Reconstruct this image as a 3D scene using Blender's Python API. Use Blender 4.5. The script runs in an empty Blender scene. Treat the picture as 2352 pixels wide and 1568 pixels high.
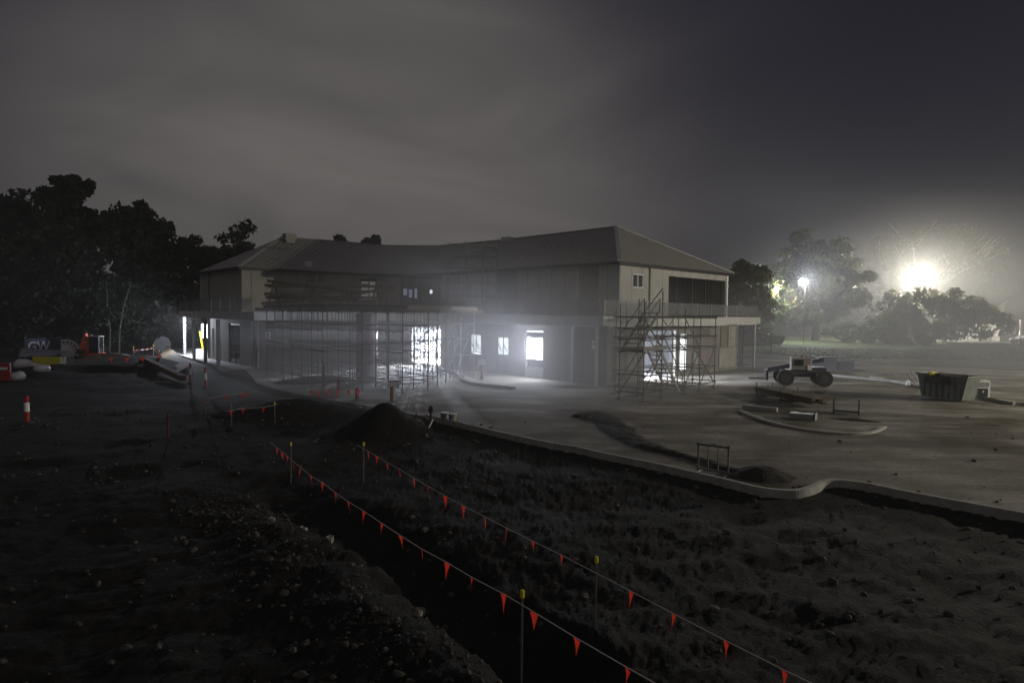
import bpy, bmesh, math, random
import numpy as np
from mathutils import Vector, Matrix, noise
random.seed(7)
R = math.radians
scene = bpy.context.scene
COL = scene.collection

# ------------------------------------------------------------------ camera
F = 1500.0                      # focal length in pixels of a 2352 px wide frame
CAMZ = 4.1
pitch = math.atan(64.5/F); roll = math.atan(0.011)
fw = Vector((0, math.cos(pitch), -math.sin(pitch)))
r0 = Vector((1, 0, 0)); u0 = r0.cross(fw)
rt = (r0*math.cos(roll) + u0*math.sin(roll)).normalized(); up = rt.cross(fw)
cd = bpy.data.cameras.new('camera'); cam = bpy.data.objects.new('camera', cd); COL.objects.link(cam)
cd.sensor_width = 36; cd.lens = F/2352*36; cd.clip_end = 2000; cd.clip_start = .05
M = Matrix((rt, up, -fw)).transposed().to_4x4(); M.translation = Vector((0, 0, CAMZ)); cam.matrix_world = M
scene.camera = cam

# ------------------------------------------------------------------ render look
scene.view_settings.view_transform = 'Standard'; scene.view_settings.look = 'None'
scene.view_settings.exposure = 0; scene.view_settings.gamma = 1
scene.render.engine = 'CYCLES'
cy = scene.cycles
cy.use_denoising = True; cy.max_bounces = 6; cy.diffuse_bounces = 2; cy.glossy_bounces = 2
cy.transmission_bounces = 4; cy.volume_bounces = 0; cy.transparent_max_bounces = 10
cy.sample_clamp_indirect = 4; cy.caustics_reflective = False; cy.caustics_refractive = False

# ------------------------------------------------------------------ night sky: cloud deck lit by the town
w = bpy.data.worlds.new('World'); scene.world = w; w.use_nodes = True
nt = w.node_tree; nt.nodes.clear()
def N(t, **k):
    n = nt.nodes.new(t)
    for a, b in k.items(): setattr(n, a, b)
    return n
L = lambda a, b: nt.links.new(a, b)
out = N('ShaderNodeOutputWorld'); bg = N('ShaderNodeBackground'); bg.inputs[1].default_value = 1
sky = N('ShaderNodeTexSky', sky_type='NISHITA', sun_disc=False, sun_elevation=R(-6), sun_rotation=R(200))
tc = N('ShaderNodeTexCoord')
def glow(az, el, width):
    """smooth lobe of town light on the cloud around a compass direction"""
    d = Vector((math.sin(R(az))*math.cos(R(el)), math.cos(R(az))*math.cos(R(el)), math.sin(R(el))))
    v = N('ShaderNodeVectorMath', operation='DOT_PRODUCT'); v.inputs[1].default_value = d
    L(tc.outputs['Generated'], v.inputs[0])
    m = N('ShaderNodeMapRange', interpolation_type='SMOOTHSTEP'); m.inputs[1].default_value = math.cos(R(width)); m.inputs[2].default_value = 1
    L(v.outputs['Value'], m.inputs[0])
    q = N('ShaderNodeMath', operation='POWER'); L(m.outputs[0], q.inputs[0]); q.inputs[1].default_value = 2; return q.outputs[0]
def mul(a, k):
    m = N('ShaderNodeMath', operation='MULTIPLY'); L(a, m.inputs[0])
    if isinstance(k, (int, float)): m.inputs[1].default_value = k
    else: L(k, m.inputs[1])
    return m.outputs[0]
def add(a, b):
    m = N('ShaderNodeMath', operation='ADD'); L(a, m.inputs[0])
    if isinstance(b, (int, float)): m.inputs[1].default_value = b
    else: L(b, m.inputs[1])
    return m.outputs[0]
mp = N('ShaderNodeMapping'); mp.inputs['Scale'].default_value = (1.3, 1.3, 3.4); mp.inputs['Rotation'].default_value = (0, R(-38), R(20)); mp.inputs['Location'].default_value = (3.7, 1.9, 5.2)
L(tc.outputs['Generated'], mp.inputs[0])
nz = N('ShaderNodeTexNoise'); nz.inputs['Scale'].default_value = 1.6; nz.inputs['Detail'].default_value = 8; nz.inputs['Roughness'].default_value = .52; nz.inputs['Distortion'].default_value = .7
L(mp.outputs[0], nz.inputs[0])
nr = N('ShaderNodeMapRange'); nr.inputs[1].default_value = .3; nr.inputs[2].default_value = .75; nr.inputs[3].default_value = .68; nr.inputs[4].default_value = 1.24
L(nz.outputs[0], nr.inputs[0])
g = add(mul(glow(-14, 5, 38), .100), mul(glow(-10, 6, 52), .018))
g = add(g, mul(glow(-12, 12, 68), .007))
g = add(g, mul(glow(190, 38, 108), .085))        # unseen sky glow added behind the camera to light roof and yard
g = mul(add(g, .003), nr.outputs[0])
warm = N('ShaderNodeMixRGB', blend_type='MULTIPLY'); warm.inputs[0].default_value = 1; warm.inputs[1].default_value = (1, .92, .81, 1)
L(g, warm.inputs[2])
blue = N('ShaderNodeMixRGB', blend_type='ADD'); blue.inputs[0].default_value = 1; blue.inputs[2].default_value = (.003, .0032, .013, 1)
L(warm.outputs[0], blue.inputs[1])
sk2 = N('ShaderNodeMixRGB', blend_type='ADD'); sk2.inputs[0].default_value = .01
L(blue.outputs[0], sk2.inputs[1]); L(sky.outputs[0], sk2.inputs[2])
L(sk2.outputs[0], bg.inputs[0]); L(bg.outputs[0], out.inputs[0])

# ------------------------------------------------------------------ pixel helpers (2352 px wide picture)
def ray(px, py): return (fw*F + rt*(px-1176) - up*(py-784))
def gnd(px, py, z=0.0):
    d = ray(px, py); t = (z-CAMZ)/d.z
    return Vector((d.x*t, d.y*t, z))
def at(px, py, Y):
    d = ray(px, py); t = Y/d.y
    return Vector((d.x*t, Y, CAMZ + d.z*t))
def hit(px, p0, p1, py=740):
    """distance along the wall p0>p1 and height where the pixel meets it"""
    d = ray(px, py); ex, ey = p1[0]-p0[0], p1[1]-p0[1]; ln = math.hypot(ex, ey); ex /= ln; ey /= ln
    # d*t = p0 + e*s
    det = d.x*(-ey) - d.y*(-ex)
    t = (p0[0]*(-ey) - p0[1]*(-ex))/det
    s = (d.x*t-p0[0])*ex + (d.y*t-p0[1])*ey
    return s, CAMZ + d.z*t

# ------------------------------------------------------------------ mesh builder
class MB:
    def __init__(s): s.v = []; s.f = []; s.mi = []
    def box(s, c, size, rz=0, m=0, rx=0, ry=0):
        Mx = Matrix.Rotation(rz, 3, 'Z') @ Matrix.Rotation(ry, 3, 'Y') @ Matrix.Rotation(rx, 3, 'X'); b = len(s.v)
        for z in (-.5, .5):
            for x, y in ((-.5, -.5), (.5, -.5), (.5, .5), (-.5, .5)):
                s.v.append(tuple(Vector(c) + Mx @ Vector((x*size[0], y*size[1], z*size[2]))))
        for q in ((3, 2, 1, 0), (4, 5, 6, 7), (0, 1, 5, 4), (1, 2, 6, 5), (2, 3, 7, 6), (3, 0, 4, 7)):
            s.f.append([b+i for i in q]); s.mi.append(m)
        return s
    def bar(s, a, b, w, h=None, m=0):
        """rectangular bar from a to b"""
        a = Vector(a); b = Vector(b); h = h or w; d = (b-a).normalized()
        u = d.cross(Vector((0, 0, 1)));
        if u.length < 1e-3: u = Vector((1, 0, 0))
        u.normalize(); v = u.cross(d); k = len(s.v)
        for p in (a, b):
            for i, j in ((-1, -1), (1, -1), (1, 1), (-1, 1)): s.v.append(tuple(p + u*i*w/2 + v*j*h/2))
        for q in ((0, 1, 2, 3), (7, 6, 5, 4), (0, 4, 5, 1), (1, 5, 6, 2), (2, 6, 7, 3), (3, 7, 4, 0)):
            s.f.append([k+i for i in q]); s.mi.append(m)
        return s
    def tube(s, a, b, r, r2=None, n=8, m=0, cap=True):
        a = Vector(a); b = Vector(b); r2 = r if r2 is None else r2; d = (b-a).normalized()
        u = d.orthogonal().normalized(); v = d.cross(u); k = len(s.v)
        for p, rr in ((a, r), (b, r2)):
            for i in range(n):
                t = 2*math.pi*i/n; s.v.append(tuple(p + u*math.cos(t)*rr + v*math.sin(t)*rr))
        for i in range(n):
            j = (i+1) % n; s.f.append([k+i, k+j, k+n+j, k+n+i]); s.mi.append(m)
        if cap:
            s.f.append([k+i for i in range(n)][::-1]); s.f.append([k+n+i for i in range(n)]); s.mi += [m, m]
        return s
    def path(s, pts, r, n=6, m=0, taper=1):
        for i in range(len(pts)-1):
            k = 1-(1-taper)*i/(len(pts)-1); k2 = 1-(1-taper)*(i+1)/(len(pts)-1)
            s.tube(pts[i], pts[i+1], r*k, r*k2, n, m)
        return s
    def prism(s, poly, z0, z1, m=0, mt=None):
        k = len(s.v); n = len(poly)
        area = sum(poly[i][0]*poly[(i+1) % n][1]-poly[(i+1) % n][0]*poly[i][1] for i in range(n))
        if area < 0: poly = poly[::-1]
        for z in (z0, z1):
            for p in poly: s.v.append((p[0], p[1], z))
        for i in range(n):
            j = (i+1) % n; s.f.append([k+i, k+j, k+n+j, k+n+i]); s.mi.append(m)
        s.f.append([k+i for i in range(n)][::-1]); s.mi.append(m)
        s.f.append([k+n+i for i in range(n)]); s.mi.append(m if mt is None else mt)
        return s
    def lathe(s, c, prof, n=12, m=0, axis='Z', rz=0):
        c = Vector(c); k = len(s.v); Mz = Matrix.Rotation(rz, 3, 'Z')
        for r, z in prof:
            for i in range(n):
                t = 2*math.pi*i/n
                p = Vector((r*math.cos(t), r*math.sin(t), z)) if axis == 'Z' else Mz @ Vector((z, r*math.cos(t), r*math.sin(t)))
                s.v.append(tuple(c+p))
        for a in range(len(prof)-1):
            for i in range(n):
                j = (i+1) % n; s.f.append([k+a*n+i, k+a*n+j, k+(a+1)*n+j, k+(a+1)*n+i]); s.mi.append(m)
        s.f.append([k+i for i in range(n)][::-1]); s.f.append([k+(len(prof)-1)*n+i for i in range(n)]); s.mi += [m, m]
        return s
    def face(s, pts, m=0):
        k = len(s.v); s.v += [tuple(p) for p in pts]; s.f.append(list(range(k, k+len(pts)))); s.mi.append(m); return s
    def build(s, name, mats, parent=None, smooth=False, bevel=0):
        me = bpy.data.meshes.new(name); me.from_pydata(s.v, [], s.f)
        for mm in (mats if isinstance(mats, (list, tuple)) else [mats]): me.materials.append(mm)
        me.polygons.foreach_set('material_index', s.mi)
        if smooth: me.polygons.foreach_set('use_smooth', [True]*len(me.polygons))
        me.update(); o = bpy.data.objects.new(name, me); COL.objects.link(o)
        if parent:
            o.parent = parent; o.location = -parent.location if not parent.get('local') else (0, 0, 0)
        if bevel:
            b = o.modifiers.new('bevel', 'BEVEL'); b.width = bevel; b.segments = 2; b.limit_method = 'ANGLE'
        return o
def tag(o, label=None, cat=None, group=None, kind=None):
    for k, v in (('label', label), ('category', cat), ('group', group), ('kind', kind)):
        if v: o[k] = v
    return o
def thing(name, label, cat, loc=(0, 0, 0), rz=0, group=None, local=True):
    """Empty at the thing's base; local=True: children are modelled about its origin"""
    o = bpy.data.objects.new(name, None); COL.objects.link(o); o.location = loc; o.rotation_euler = (0, 0, rz)
    o.empty_display_size = .2
    if local: o['local'] = 1
    return tag(o, label, cat, group)
def clean():
    for o in bpy.data.objects:
        if 'local' in o: del o['local']
def copy_tree(o, parent=None):
    c = o.copy(); COL.objects.link(c)
    if parent: c.parent = parent
    for ch in list(o.children): copy_tree(ch, c)
    return c

# ------------------------------------------------------------------ materials
def mat(name, col, rough=.8, metal=0, emit=None, es=0, var=0, vs=3, bump=0, bs=20, spec=.3, coat=0, alpha=1):
    m = bpy.data.materials.new(name); m.use_nodes = True; t = m.node_tree; b = t.nodes['Principled BSDF']
    b.inputs['Base Color'].default_value = (*col, 1); b.inputs['Roughness'].default_value = rough
    b.inputs['Metallic'].default_value = metal; b.inputs['Specular IOR Level'].default_value = spec
    b.inputs['Alpha'].default_value = alpha
    if emit: b.inputs['Emission Color'].default_value = (*emit, 1); b.inputs['Emission Strength'].default_value = es
    c = t.nodes.new('ShaderNodeTexCoord')
    if var:
        n = t.nodes.new('ShaderNodeTexNoise'); n.inputs['Scale'].default_value = vs; n.inputs['Detail'].default_value = 6; n.inputs['Roughness'].default_value = .65
        t.links.new(c.outputs['Object'], n.inputs[0])
        r = t.nodes.new('ShaderNodeValToRGB'); r.color_ramp.elements[0].position = .3; r.color_ramp.elements[1].position = .7
        r.color_ramp.elements[0].color = (*[x*(1-var) for x in col], 1); r.color_ramp.elements[1].color = (*[min(1, x*(1+var)) for x in col], 1)
        t.links.new(n.outputs[0], r.inputs[0]); t.links.new(r.outputs[0], b.inputs['Base Color'])
    if bump:
        n = t.nodes.new('ShaderNodeTexNoise'); n.inputs['Scale'].default_value = bs; n.inputs['Detail'].default_value = 5
        t.links.new(c.outputs['Object'], n.inputs[0])
        q = t.nodes.new('ShaderNodeBump'); q.inputs['Strength'].default_value = bump; q.inputs['Distance'].default_value = .05
        t.links.new(n.outputs[0], q.inputs['Height']); t.links.new(q.outputs[0], b.inputs['Normal'])
    return m
def ramp_mat(name, cols, scale, rough=.9, bump=.4, bs=8, mapping=(1, 1, 1), rot=0, detail=8, second=None, spec=.25):
    m = bpy.data.materials.new(name); m.use_nodes = True; t = m.node_tree; b = t.nodes['Principled BSDF']
    b.inputs['Roughness'].default_value = rough; b.inputs['Specular IOR Level'].default_value = spec
    c = t.nodes.new('ShaderNodeTexCoord'); mp = t.nodes.new('ShaderNodeMapping'); mp.inputs['Scale'].default_value = mapping; mp.inputs['Rotation'].default_value = (0, 0, rot)
    t.links.new(c.outputs['Object'], mp.inputs[0])
    n = t.nodes.new('ShaderNodeTexNoise'); n.inputs['Scale'].default_value = scale; n.inputs['Detail'].default_value = detail; n.inputs['Roughness'].default_value = .62
    t.links.new(mp.outputs[0], n.inputs[0])
    r = t.nodes.new('ShaderNodeValToRGB'); e = r.color_ramp.elements
    while len(e) < len(cols): e.new(.5)
    for i, (p, cc) in enumerate(cols): e[i].position = p; e[i].color = (*cc, 1)
    t.links.new(n.outputs[0], r.inputs[0]); src = r.outputs[0]
    if second:
        sc, cl, lo, hi = second
        n2 = t.nodes.new('ShaderNodeTexNoise'); n2.inputs['Scale'].default_value = sc; n2.inputs['Detail'].default_value = 7; n2.inputs['Distortion'].default_value = .6
        t.links.new(c.outputs['Object'], n2.inputs[0])
        mr = t.nodes.new('ShaderNodeMapRange'); mr.inputs[1].default_value = lo; mr.inputs[2].default_value = hi
        t.links.new(n2.outputs[0], mr.inputs[0])
        mx = t.nodes.new('ShaderNodeMixRGB'); mx.inputs[2].default_value = (*cl, 1)
        t.links.new(mr.outputs[0], mx.inputs[0]); t.links.new(src, mx.inputs[1]); src = mx.outputs[0]
    t.links.new(src, b.inputs['Base Color'])
    n3 = t.nodes.new('ShaderNodeTexNoise'); n3.inputs['Scale'].default_value = bs; n3.inputs['Detail'].default_value = 8; n3.inputs['Roughness'].default_value = .7
    t.links.new(c.outputs['Object'], n3.inputs[0])
    q = t.nodes.new('ShaderNodeBump'); q.inputs['Strength'].default_value = bump; q.inputs['Distance'].default_value = .12
    t.links.new(n3.outputs[0], q.inputs['Height']); t.links.new(q.outputs[0], b.inputs['Normal'])
    return m
def panel_mat(name, col, step, var=.12):
    """vertical panel joints on walls running along either diagonal of the plan"""
    m = mat(name, col, .85, var=var, vs=.8); t = m.node_tree; b = t.nodes['Principled BSDF']
    src = b.inputs['Base Color'].links[0].from_socket
    c = t.nodes.new('ShaderNodeTexCoord'); outs = []
    for d in ((.70, .714, 0), (-.70, .714, 0)):
        v = t.nodes.new('ShaderNodeVectorMath'); v.operation = 'DOT_PRODUCT'; v.inputs[1].default_value = d
        t.links.new(c.outputs['Object'], v.inputs[0])
        dv = t.nodes.new('ShaderNodeMath'); dv.operation = 'DIVIDE'; dv.inputs[1].default_value = step; t.links.new(v.outputs['Value'], dv.inputs[0])
        fr = t.nodes.new('ShaderNodeMath'); fr.operation = 'FRACT'; t.links.new(dv.outputs[0], fr.inputs[0])
        gt = t.nodes.new('ShaderNodeMath'); gt.operation = 'GREATER_THAN'; gt.inputs[1].default_value = .05; t.links.new(fr.outputs[0], gt.inputs[0])
        outs.append(gt.outputs[0])
    mn = t.nodes.new('ShaderNodeMath'); mn.operation = 'MINIMUM'; t.links.new(outs[0], mn.inputs[0]); t.links.new(outs[1], mn.inputs[1])
    mx = t.nodes.new('ShaderNodeMixRGB'); mx.inputs[1].default_value = (*[x*.55 for x in col], 1)
    t.links.new(mn.outputs[0], mx.inputs[0]); t.links.new(src, mx.inputs[2]); t.links.new(mx.outputs[0], b.inputs['Base Color'])
    return m

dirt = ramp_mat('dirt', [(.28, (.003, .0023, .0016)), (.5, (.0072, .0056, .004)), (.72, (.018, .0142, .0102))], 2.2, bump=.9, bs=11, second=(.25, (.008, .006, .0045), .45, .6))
soil = ramp_mat('soil', [(.3, (.02, .017, .014)), (.55, (.05, .042, .034)), (.75, (.09, .078, .063))], 3, bump=1.0, bs=9)
yardm = ramp_mat('yard_concrete', [(.3, (.10, .088, .072)), (.5, (.20, .182, .152)), (.7, (.38, .355, .315))], .45, bump=.3, bs=9, mapping=(.55, 1.1, 1), rot=R(-22), detail=10, second=(.22, (.075, .058, .040), .48, .64))
def tracks(m):
    """tyre tracks and fine grit laid over the slab colour"""
    t = m.node_tree; b = t.nodes['Principled BSDF']; src = b.inputs['Base Color'].links[0].from_socket
    c = t.nodes.new('ShaderNodeTexCoord')
    for rot, sc, dist, lo, hi, k in ((R(38), .28, 9, .70, .95, .72), (R(-34), .22, 11, .72, .95, .75), (R(-12), .4, 8, .75, .97, 1.3)):
        mp = t.nodes.new('ShaderNodeMapping'); mp.inputs['Rotation'].default_value = (0, 0, rot); mp.inputs['Scale'].default_value = (.25, 1, 1); t.links.new(c.outputs['Object'], mp.inputs[0])
        w_ = t.nodes.new('ShaderNodeTexWave'); w_.bands_direction = 'Y'; w_.inputs['Scale'].default_value = sc; w_.inputs['Distortion'].default_value = dist; w_.inputs['Detail'].default_value = 3; w_.inputs['Detail Scale'].default_value = .5
        t.links.new(mp.outputs[0], w_.inputs[0]); r = t.nodes.new('ShaderNodeMapRange'); r.inputs[1].default_value = lo; r.inputs[2].default_value = hi; t.links.new(w_.outputs[1], r.inputs[0])
        n = t.nodes.new('ShaderNodeTexNoise'); n.inputs['Scale'].default_value = .3; t.links.new(mp.outputs[0], n.inputs[0]); r2 = t.nodes.new('ShaderNodeMapRange'); r2.inputs[1].default_value = .48; r2.inputs[2].default_value = .62; t.links.new(n.outputs[0], r2.inputs[0])
        mm = t.nodes.new('ShaderNodeMath'); mm.operation = 'MULTIPLY'; t.links.new(r.outputs[0], mm.inputs[0]); t.links.new(r2.outputs[0], mm.inputs[1])
        x = t.nodes.new('ShaderNodeMixRGB'); x.blend_type = 'MULTIPLY'; x.inputs[2].default_value = (k, k*.98, k*.93, 1); t.links.new(mm.outputs[0], x.inputs[0]); t.links.new(src, x.inputs[1]); src = x.outputs[0]
    n = t.nodes.new('ShaderNodeTexNoise'); n.inputs['Scale'].default_value = 7; n.inputs['Detail'].default_value = 6; t.links.new(c.outputs['Object'], n.inputs[0])
    r = t.nodes.new('ShaderNodeMapRange'); r.inputs[1].default_value = .3; r.inputs[2].default_value = .7; r.inputs[3].default_value = .75; r.inputs[4].default_value = 1.2; t.links.new(n.outputs[0], r.inputs[0])
    x = t.nodes.new('ShaderNodeVectorMath'); x.operation = 'SCALE'; t.links.new(src, x.inputs[0]); t.links.new(r.outputs[0], x.inputs['Scale']); t.links.new(x.outputs[0], b.inputs['Base Color'])
tracks(yardm)
concrete = mat('concrete', (.36, .35, .33), .85, var=.2, vs=1.5, bump=.2)
kerbm = mat('kerb_concrete', (.42, .40, .36), .85, var=.22, vs=3, bump=.3)
asph = mat('asphalt', (.10, .10, .095), .8, var=.25, vs=1.5)
grassm = ramp_mat('grass_ground', [(.3, (.02, .035, .010)), (.5, (.05, .075, .02)), (.75, (.09, .12, .04))], 1.2, bump=.8, bs=4, second=(.12, (.05, .045, .025), .5, .65))
rockp = mat('pale_rock', (.30, .28, .23), .9, var=.4, vs=6, bump=.6, bs=8)
rockm = mat('rock', (.075, .065, .052), .9, var=.6, vs=6, bump=.6, bs=8)
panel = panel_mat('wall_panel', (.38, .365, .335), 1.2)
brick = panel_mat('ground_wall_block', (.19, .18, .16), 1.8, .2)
white_in = mat('white_plaster', (.72, .73, .75), .8, var=.06, vs=1)
roofm = mat('roof_sheet', (.33, .315, .29), .55, var=.10, vs=.4, spec=.4)
capm = mat('ridge_cap', (.5, .49, .46), .5)
darkm = mat('dark_metal', (.03, .03, .034), .5)
framem = mat('dark_frame', (.05, .05, .055), .5)
galv = mat('galvanised_steel', (.30, .30, .30), .55, metal=.3, var=.25, vs=5)
scafm = mat('scaffold_steel', (.17, .165, .16), .6, metal=.3, var=.35, vs=4)
scafd = mat('dark_scaffold_steel', (.12, .115, .105), .7, metal=.2, var=.3, vs=4)
ply = mat('plywood', (.17, .145, .11), .8, var=.25, vs=2)
timber = mat('timber', (.11, .085, .055), .85, var=.35, vs=3)
formp = mat('pale_formply', (.30, .28, .25), .8, var=.3, vs=1.2)
redcol = mat('red_wrapped_column', (.22, .165, .16), .22, var=.25, vs=2, spec=.9)
redp = mat('red_plastic', (.42, .03, .02), .6)
orangep = mat('orange_plastic', (.17, .035, .02), .6)
whitep = mat('white_plastic', (.8, .8, .8), .5)
reflw = mat('reflective_white_band', (.95, .95, .92), .4)
yellowp = mat('yellow_plastic', (.85, .75, .03), .5)
barkd = mat('dark_bark', (.035, .03, .025), .9)
rubber = mat('rubber', (.045, .043, .04), .85)
glassd = mat('dark_glass', (.02, .022, .028), .08, spec=.8)
blackp = mat('black_paint', (.03, .03, .03), .5)
flagm = mat('flag_fabric', (.7, .04, .02), .7)
fb = flagm.node_tree.nodes['Principled BSDF']
tl = flagm.node_tree.nodes.new('ShaderNodeBsdfTranslucent'); tl.inputs[0].default_value = (1, .06, .03, 1)
mxs = flagm.node_tree.nodes.new('ShaderNodeMixShader'); mxs.inputs[0].default_value = .45
flagm.node_tree.links.new(fb.outputs[0], mxs.inputs[1]); flagm.node_tree.links.new(tl.outputs[0], mxs.inputs[2])
flagm.node_tree.links.new(mxs.outputs[0], flagm.node_tree.nodes['Material Output'].inputs[0])
cordm = mat('pale_cord', (.5, .48, .45), .8)
glasspanel = mat('balustrade_glass', (.25, .26, .27), .15, alpha=.28)
def emis(name, col, s): return mat(name, (.8, .8, .8), .5, emit=col, es=s)
cool = (.80, .86, 1.0)
lamp_cool = emis('lit_lamp_cool', cool, 30)
pane_hot = emis('brightly_lit_pane', cool, 5.5)
pane_soft = emis('softly_lit_frosted_pane', (.86, .95, .97), 2.2)
pane_up = emis('dimly_lit_pane', (.75, .85, .80), .11)
pane_blue = emis('blue_lit_pane', (.5, .62, .95), .22)

# ------------------------------------------------------------------ lights
def point(name, loc, power, col, r=.15, parent=None):
    l = bpy.data.lights.new(name, 'POINT'); l.energy = power; l.color = col; l.shadow_soft_size = r
    o = bpy.data.objects.new(name, l); COL.objects.link(o); o.location = loc
    if parent: o.parent = parent
    return o
def area(name, loc, target, sx, sy, power, col, parent=None):
    l = bpy.data.lights.new(name, 'AREA'); l.shape = 'RECTANGLE'; l.size = sx; l.size_y = sy; l.energy = power; l.color = col
    o = bpy.data.objects.new(name, l); COL.objects.link(o); o.location = loc
    o.rotation_euler = (Vector(target)-Vector(loc)).to_track_quat('-Z', 'Y').to_euler()
    if parent: o.parent = parent
    return o

# ================================================================== SETTING
kerb_px = [(985, 958), (1060, 976), (1150, 998), (1250, 1020), (1330, 1034), (1400, 1050), (1500, 1070), (1600, 1093), (1680, 1112),
           (1740, 1127), (1790, 1134), (1830, 1133), (1860, 1124), (1885, 1113), (1920, 1110), (1960, 1114), (2010, 1122), (2080, 1137), (2180, 1156), (2352, 1188), (2620, 1236), (3000, 1300)]
def smooth_line(pts, n=6):
    o = []
    for i in range(len(pts)-1):
        p0 = pts[max(i-1, 0)]; p1 = pts[i]; p2 = pts[i+1]; p3 = pts[min(i+2, len(pts)-1)]
        for k in range(n):
            t = k/n
            o.append(tuple(.5*((2*p1[j]) + (-p0[j]+p2[j])*t + (2*p0[j]-5*p1[j]+4*p2[j]-p3[j])*t*t + (-p0[j]+3*p1[j]-3*p2[j]+p3[j])*t**3) for j in range(2)))
    o.append(tuple(pts[-1])); return o
kerb = smooth_line([tuple(gnd(*p).xy) for p in kerb_px])
yard_poly = [tuple(gnd(*p).xy) for p in ((575, 860), (590, 880), (650, 898), (740, 915), (860, 935))] + kerb + [(75, 60), (40, 64), (10, 62), (-6, 62), (-22, 52)]
lawn = [tuple(gnd(*p).xy) for p in ((1700, 806), (1700, 744), (2800, 744), (3000, 800), (2700, 862), (2352, 850), (2050, 838), (1820, 815))]
road = [tuple(gnd(*p).xy) for p in ((2060, 783), (2200, 788), (2352, 789), (2900, 800), (2900, 768), (2352, 764), (2060, 766))]
porch = [tuple(gnd(*p).xy) for p in ((385, 806), (400, 800), (500, 797), (590, 800), (590, 846), (510, 850), (468, 832))]
def inside(x, y, poly):
    c = False; j = len(poly)-1
    for i in range(len(poly)):
        xi, yi = poly[i]; xj, yj = poly[j]
        if (yi > y) != (yj > y) and x < (xj-xi)*(y-yi)/(yj-yi)+xi: c = not c
        j = i
    return c
def pdist(x, y, poly):
    b = 1e9
    for i in range(len(poly)-1):
        ax, ay = poly[i]; bx, by = poly[i+1]; dx, dy = bx-ax, by-ay
        t = max(0, min(1, ((x-ax)*dx+(y-ay)*dy)/(dx*dx+dy*dy+1e-9))); b = min(b, math.hypot(x-ax-dx*t, y-ay-dy*t))
    return b
def gauss(x, y, c, rx, ry, h, ang=0):
    dx, dy = x-c[0], y-c[1]; ca, sa = math.cos(ang), math.sin(ang); u = (dx*ca+dy*sa)/rx; v = (-dx*sa+dy*ca)/ry
    return h*math.exp(-(u*u+v*v))
m1 = gnd(885, 985); m2 = gnd(690, 945)
TR = [(-9.5, 19.2), (-3.0, 12.6), (.2, 8.0), (3.6, 3.2)]           # trench between the two flag lines
SP = [(-6.5, 14.5), (-4.6, 12.2), (-1.9, 8.7), (.4, 5.6), (2, 3)]   # spoil bank left of it
def height(x, y):
    p = Vector((x, y, 0)); near = math.hypot(x, y)
    n = noise.fractal(p*.45, 1.0, 2.0, 3)*.08
    if near < 45: n += noise.fractal(p*2.1+Vector((7, 3, 1)), .8, 2.1, 4)*.038
    if near < 20: n += abs(noise.noise(p*6.5))*.05 + noise.noise(p*14)*.02
    h = n - .08
    if y < 62 and y > 2:
        if x < 8 and y < 24:
            d = pdist(x, y, TR); fd = max(0, min(1, (17-y)/5)); h -= .36*fd*max(0, min(1, (.85+.4*noise.noise(p*1.7)-d)/.5))
            d = pdist(x, y, SP); h += .16*math.exp(-(d/.7)**2)*(1+1.2*noise.noise(p*1.1))*min(1, max(0, (15-y)/6))
        d1 = math.hypot((x-m1.x)/1.75, (y-m1.y)/1.75); h += max(0, 1.12*(1-d1)) if d1 > .18 else 1.12*(1-.09-d1*d1*2.5)
        h += gauss(x, y, m2.xy, 2.2, 1.2, .62)
        for (px, py, rx, ry, hh) in ((260, 838, 5, 2.0, .45), (338, 842, 2.4, 1.4, .6), (170, 850, 4, 1.4, .5), (60, 862, 4, 1.5, .35), (330, 850, 3, 1.2, .4)):
            g_ = gnd(px, py); h += gauss(x, y, g_.xy, rx, ry, hh)
    return h
def build_ground():
    ys = [-3.0]
    while ys[-1] < 420: ys.append(ys[-1] + max(.11, (abs(ys[-1])**1.35)*.006))
    nx = 400; xs = [(math.sinh(3.4*(i/(nx-1)*2-1))/math.sinh(3.4)) for i in range(nx)]
    V = []; mask = []
    for y in ys:
        for q in xs:
            wdt = 14 + max(0, y)*1.6
            # columns fan out with the distance so the sheet stays fine near the camera
            x = q*wdt*2.0 if abs(q) > .999 else (q*.6 + .4*q**3)*wdt
            d = pdist(x, y, kerb) if (y < 45) else 9
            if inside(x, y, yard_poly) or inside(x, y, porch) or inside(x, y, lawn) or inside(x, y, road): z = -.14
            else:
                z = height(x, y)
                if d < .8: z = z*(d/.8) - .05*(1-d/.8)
                if y > 58: z = z*.3 - .02
            V.append((x, y, z))
    Fc = []
    ny = len(ys)
    for j in range(ny-1):
        for i in range(nx-1):
            a = j*nx+i; Fc.append((a, a+1, a+nx+1, a+nx))
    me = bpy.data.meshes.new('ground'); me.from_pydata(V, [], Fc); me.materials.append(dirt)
    me.polygons.foreach_set('use_smooth', [True]*len(Fc)); o = bpy.data.objects.new('ground', me); COL.objects.link(o)
    tag(o, kind='structure'); return o
build_ground()
def zat(x, y): return 0.0 if inside(x, y, yard_poly) else height(x, y)

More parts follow.
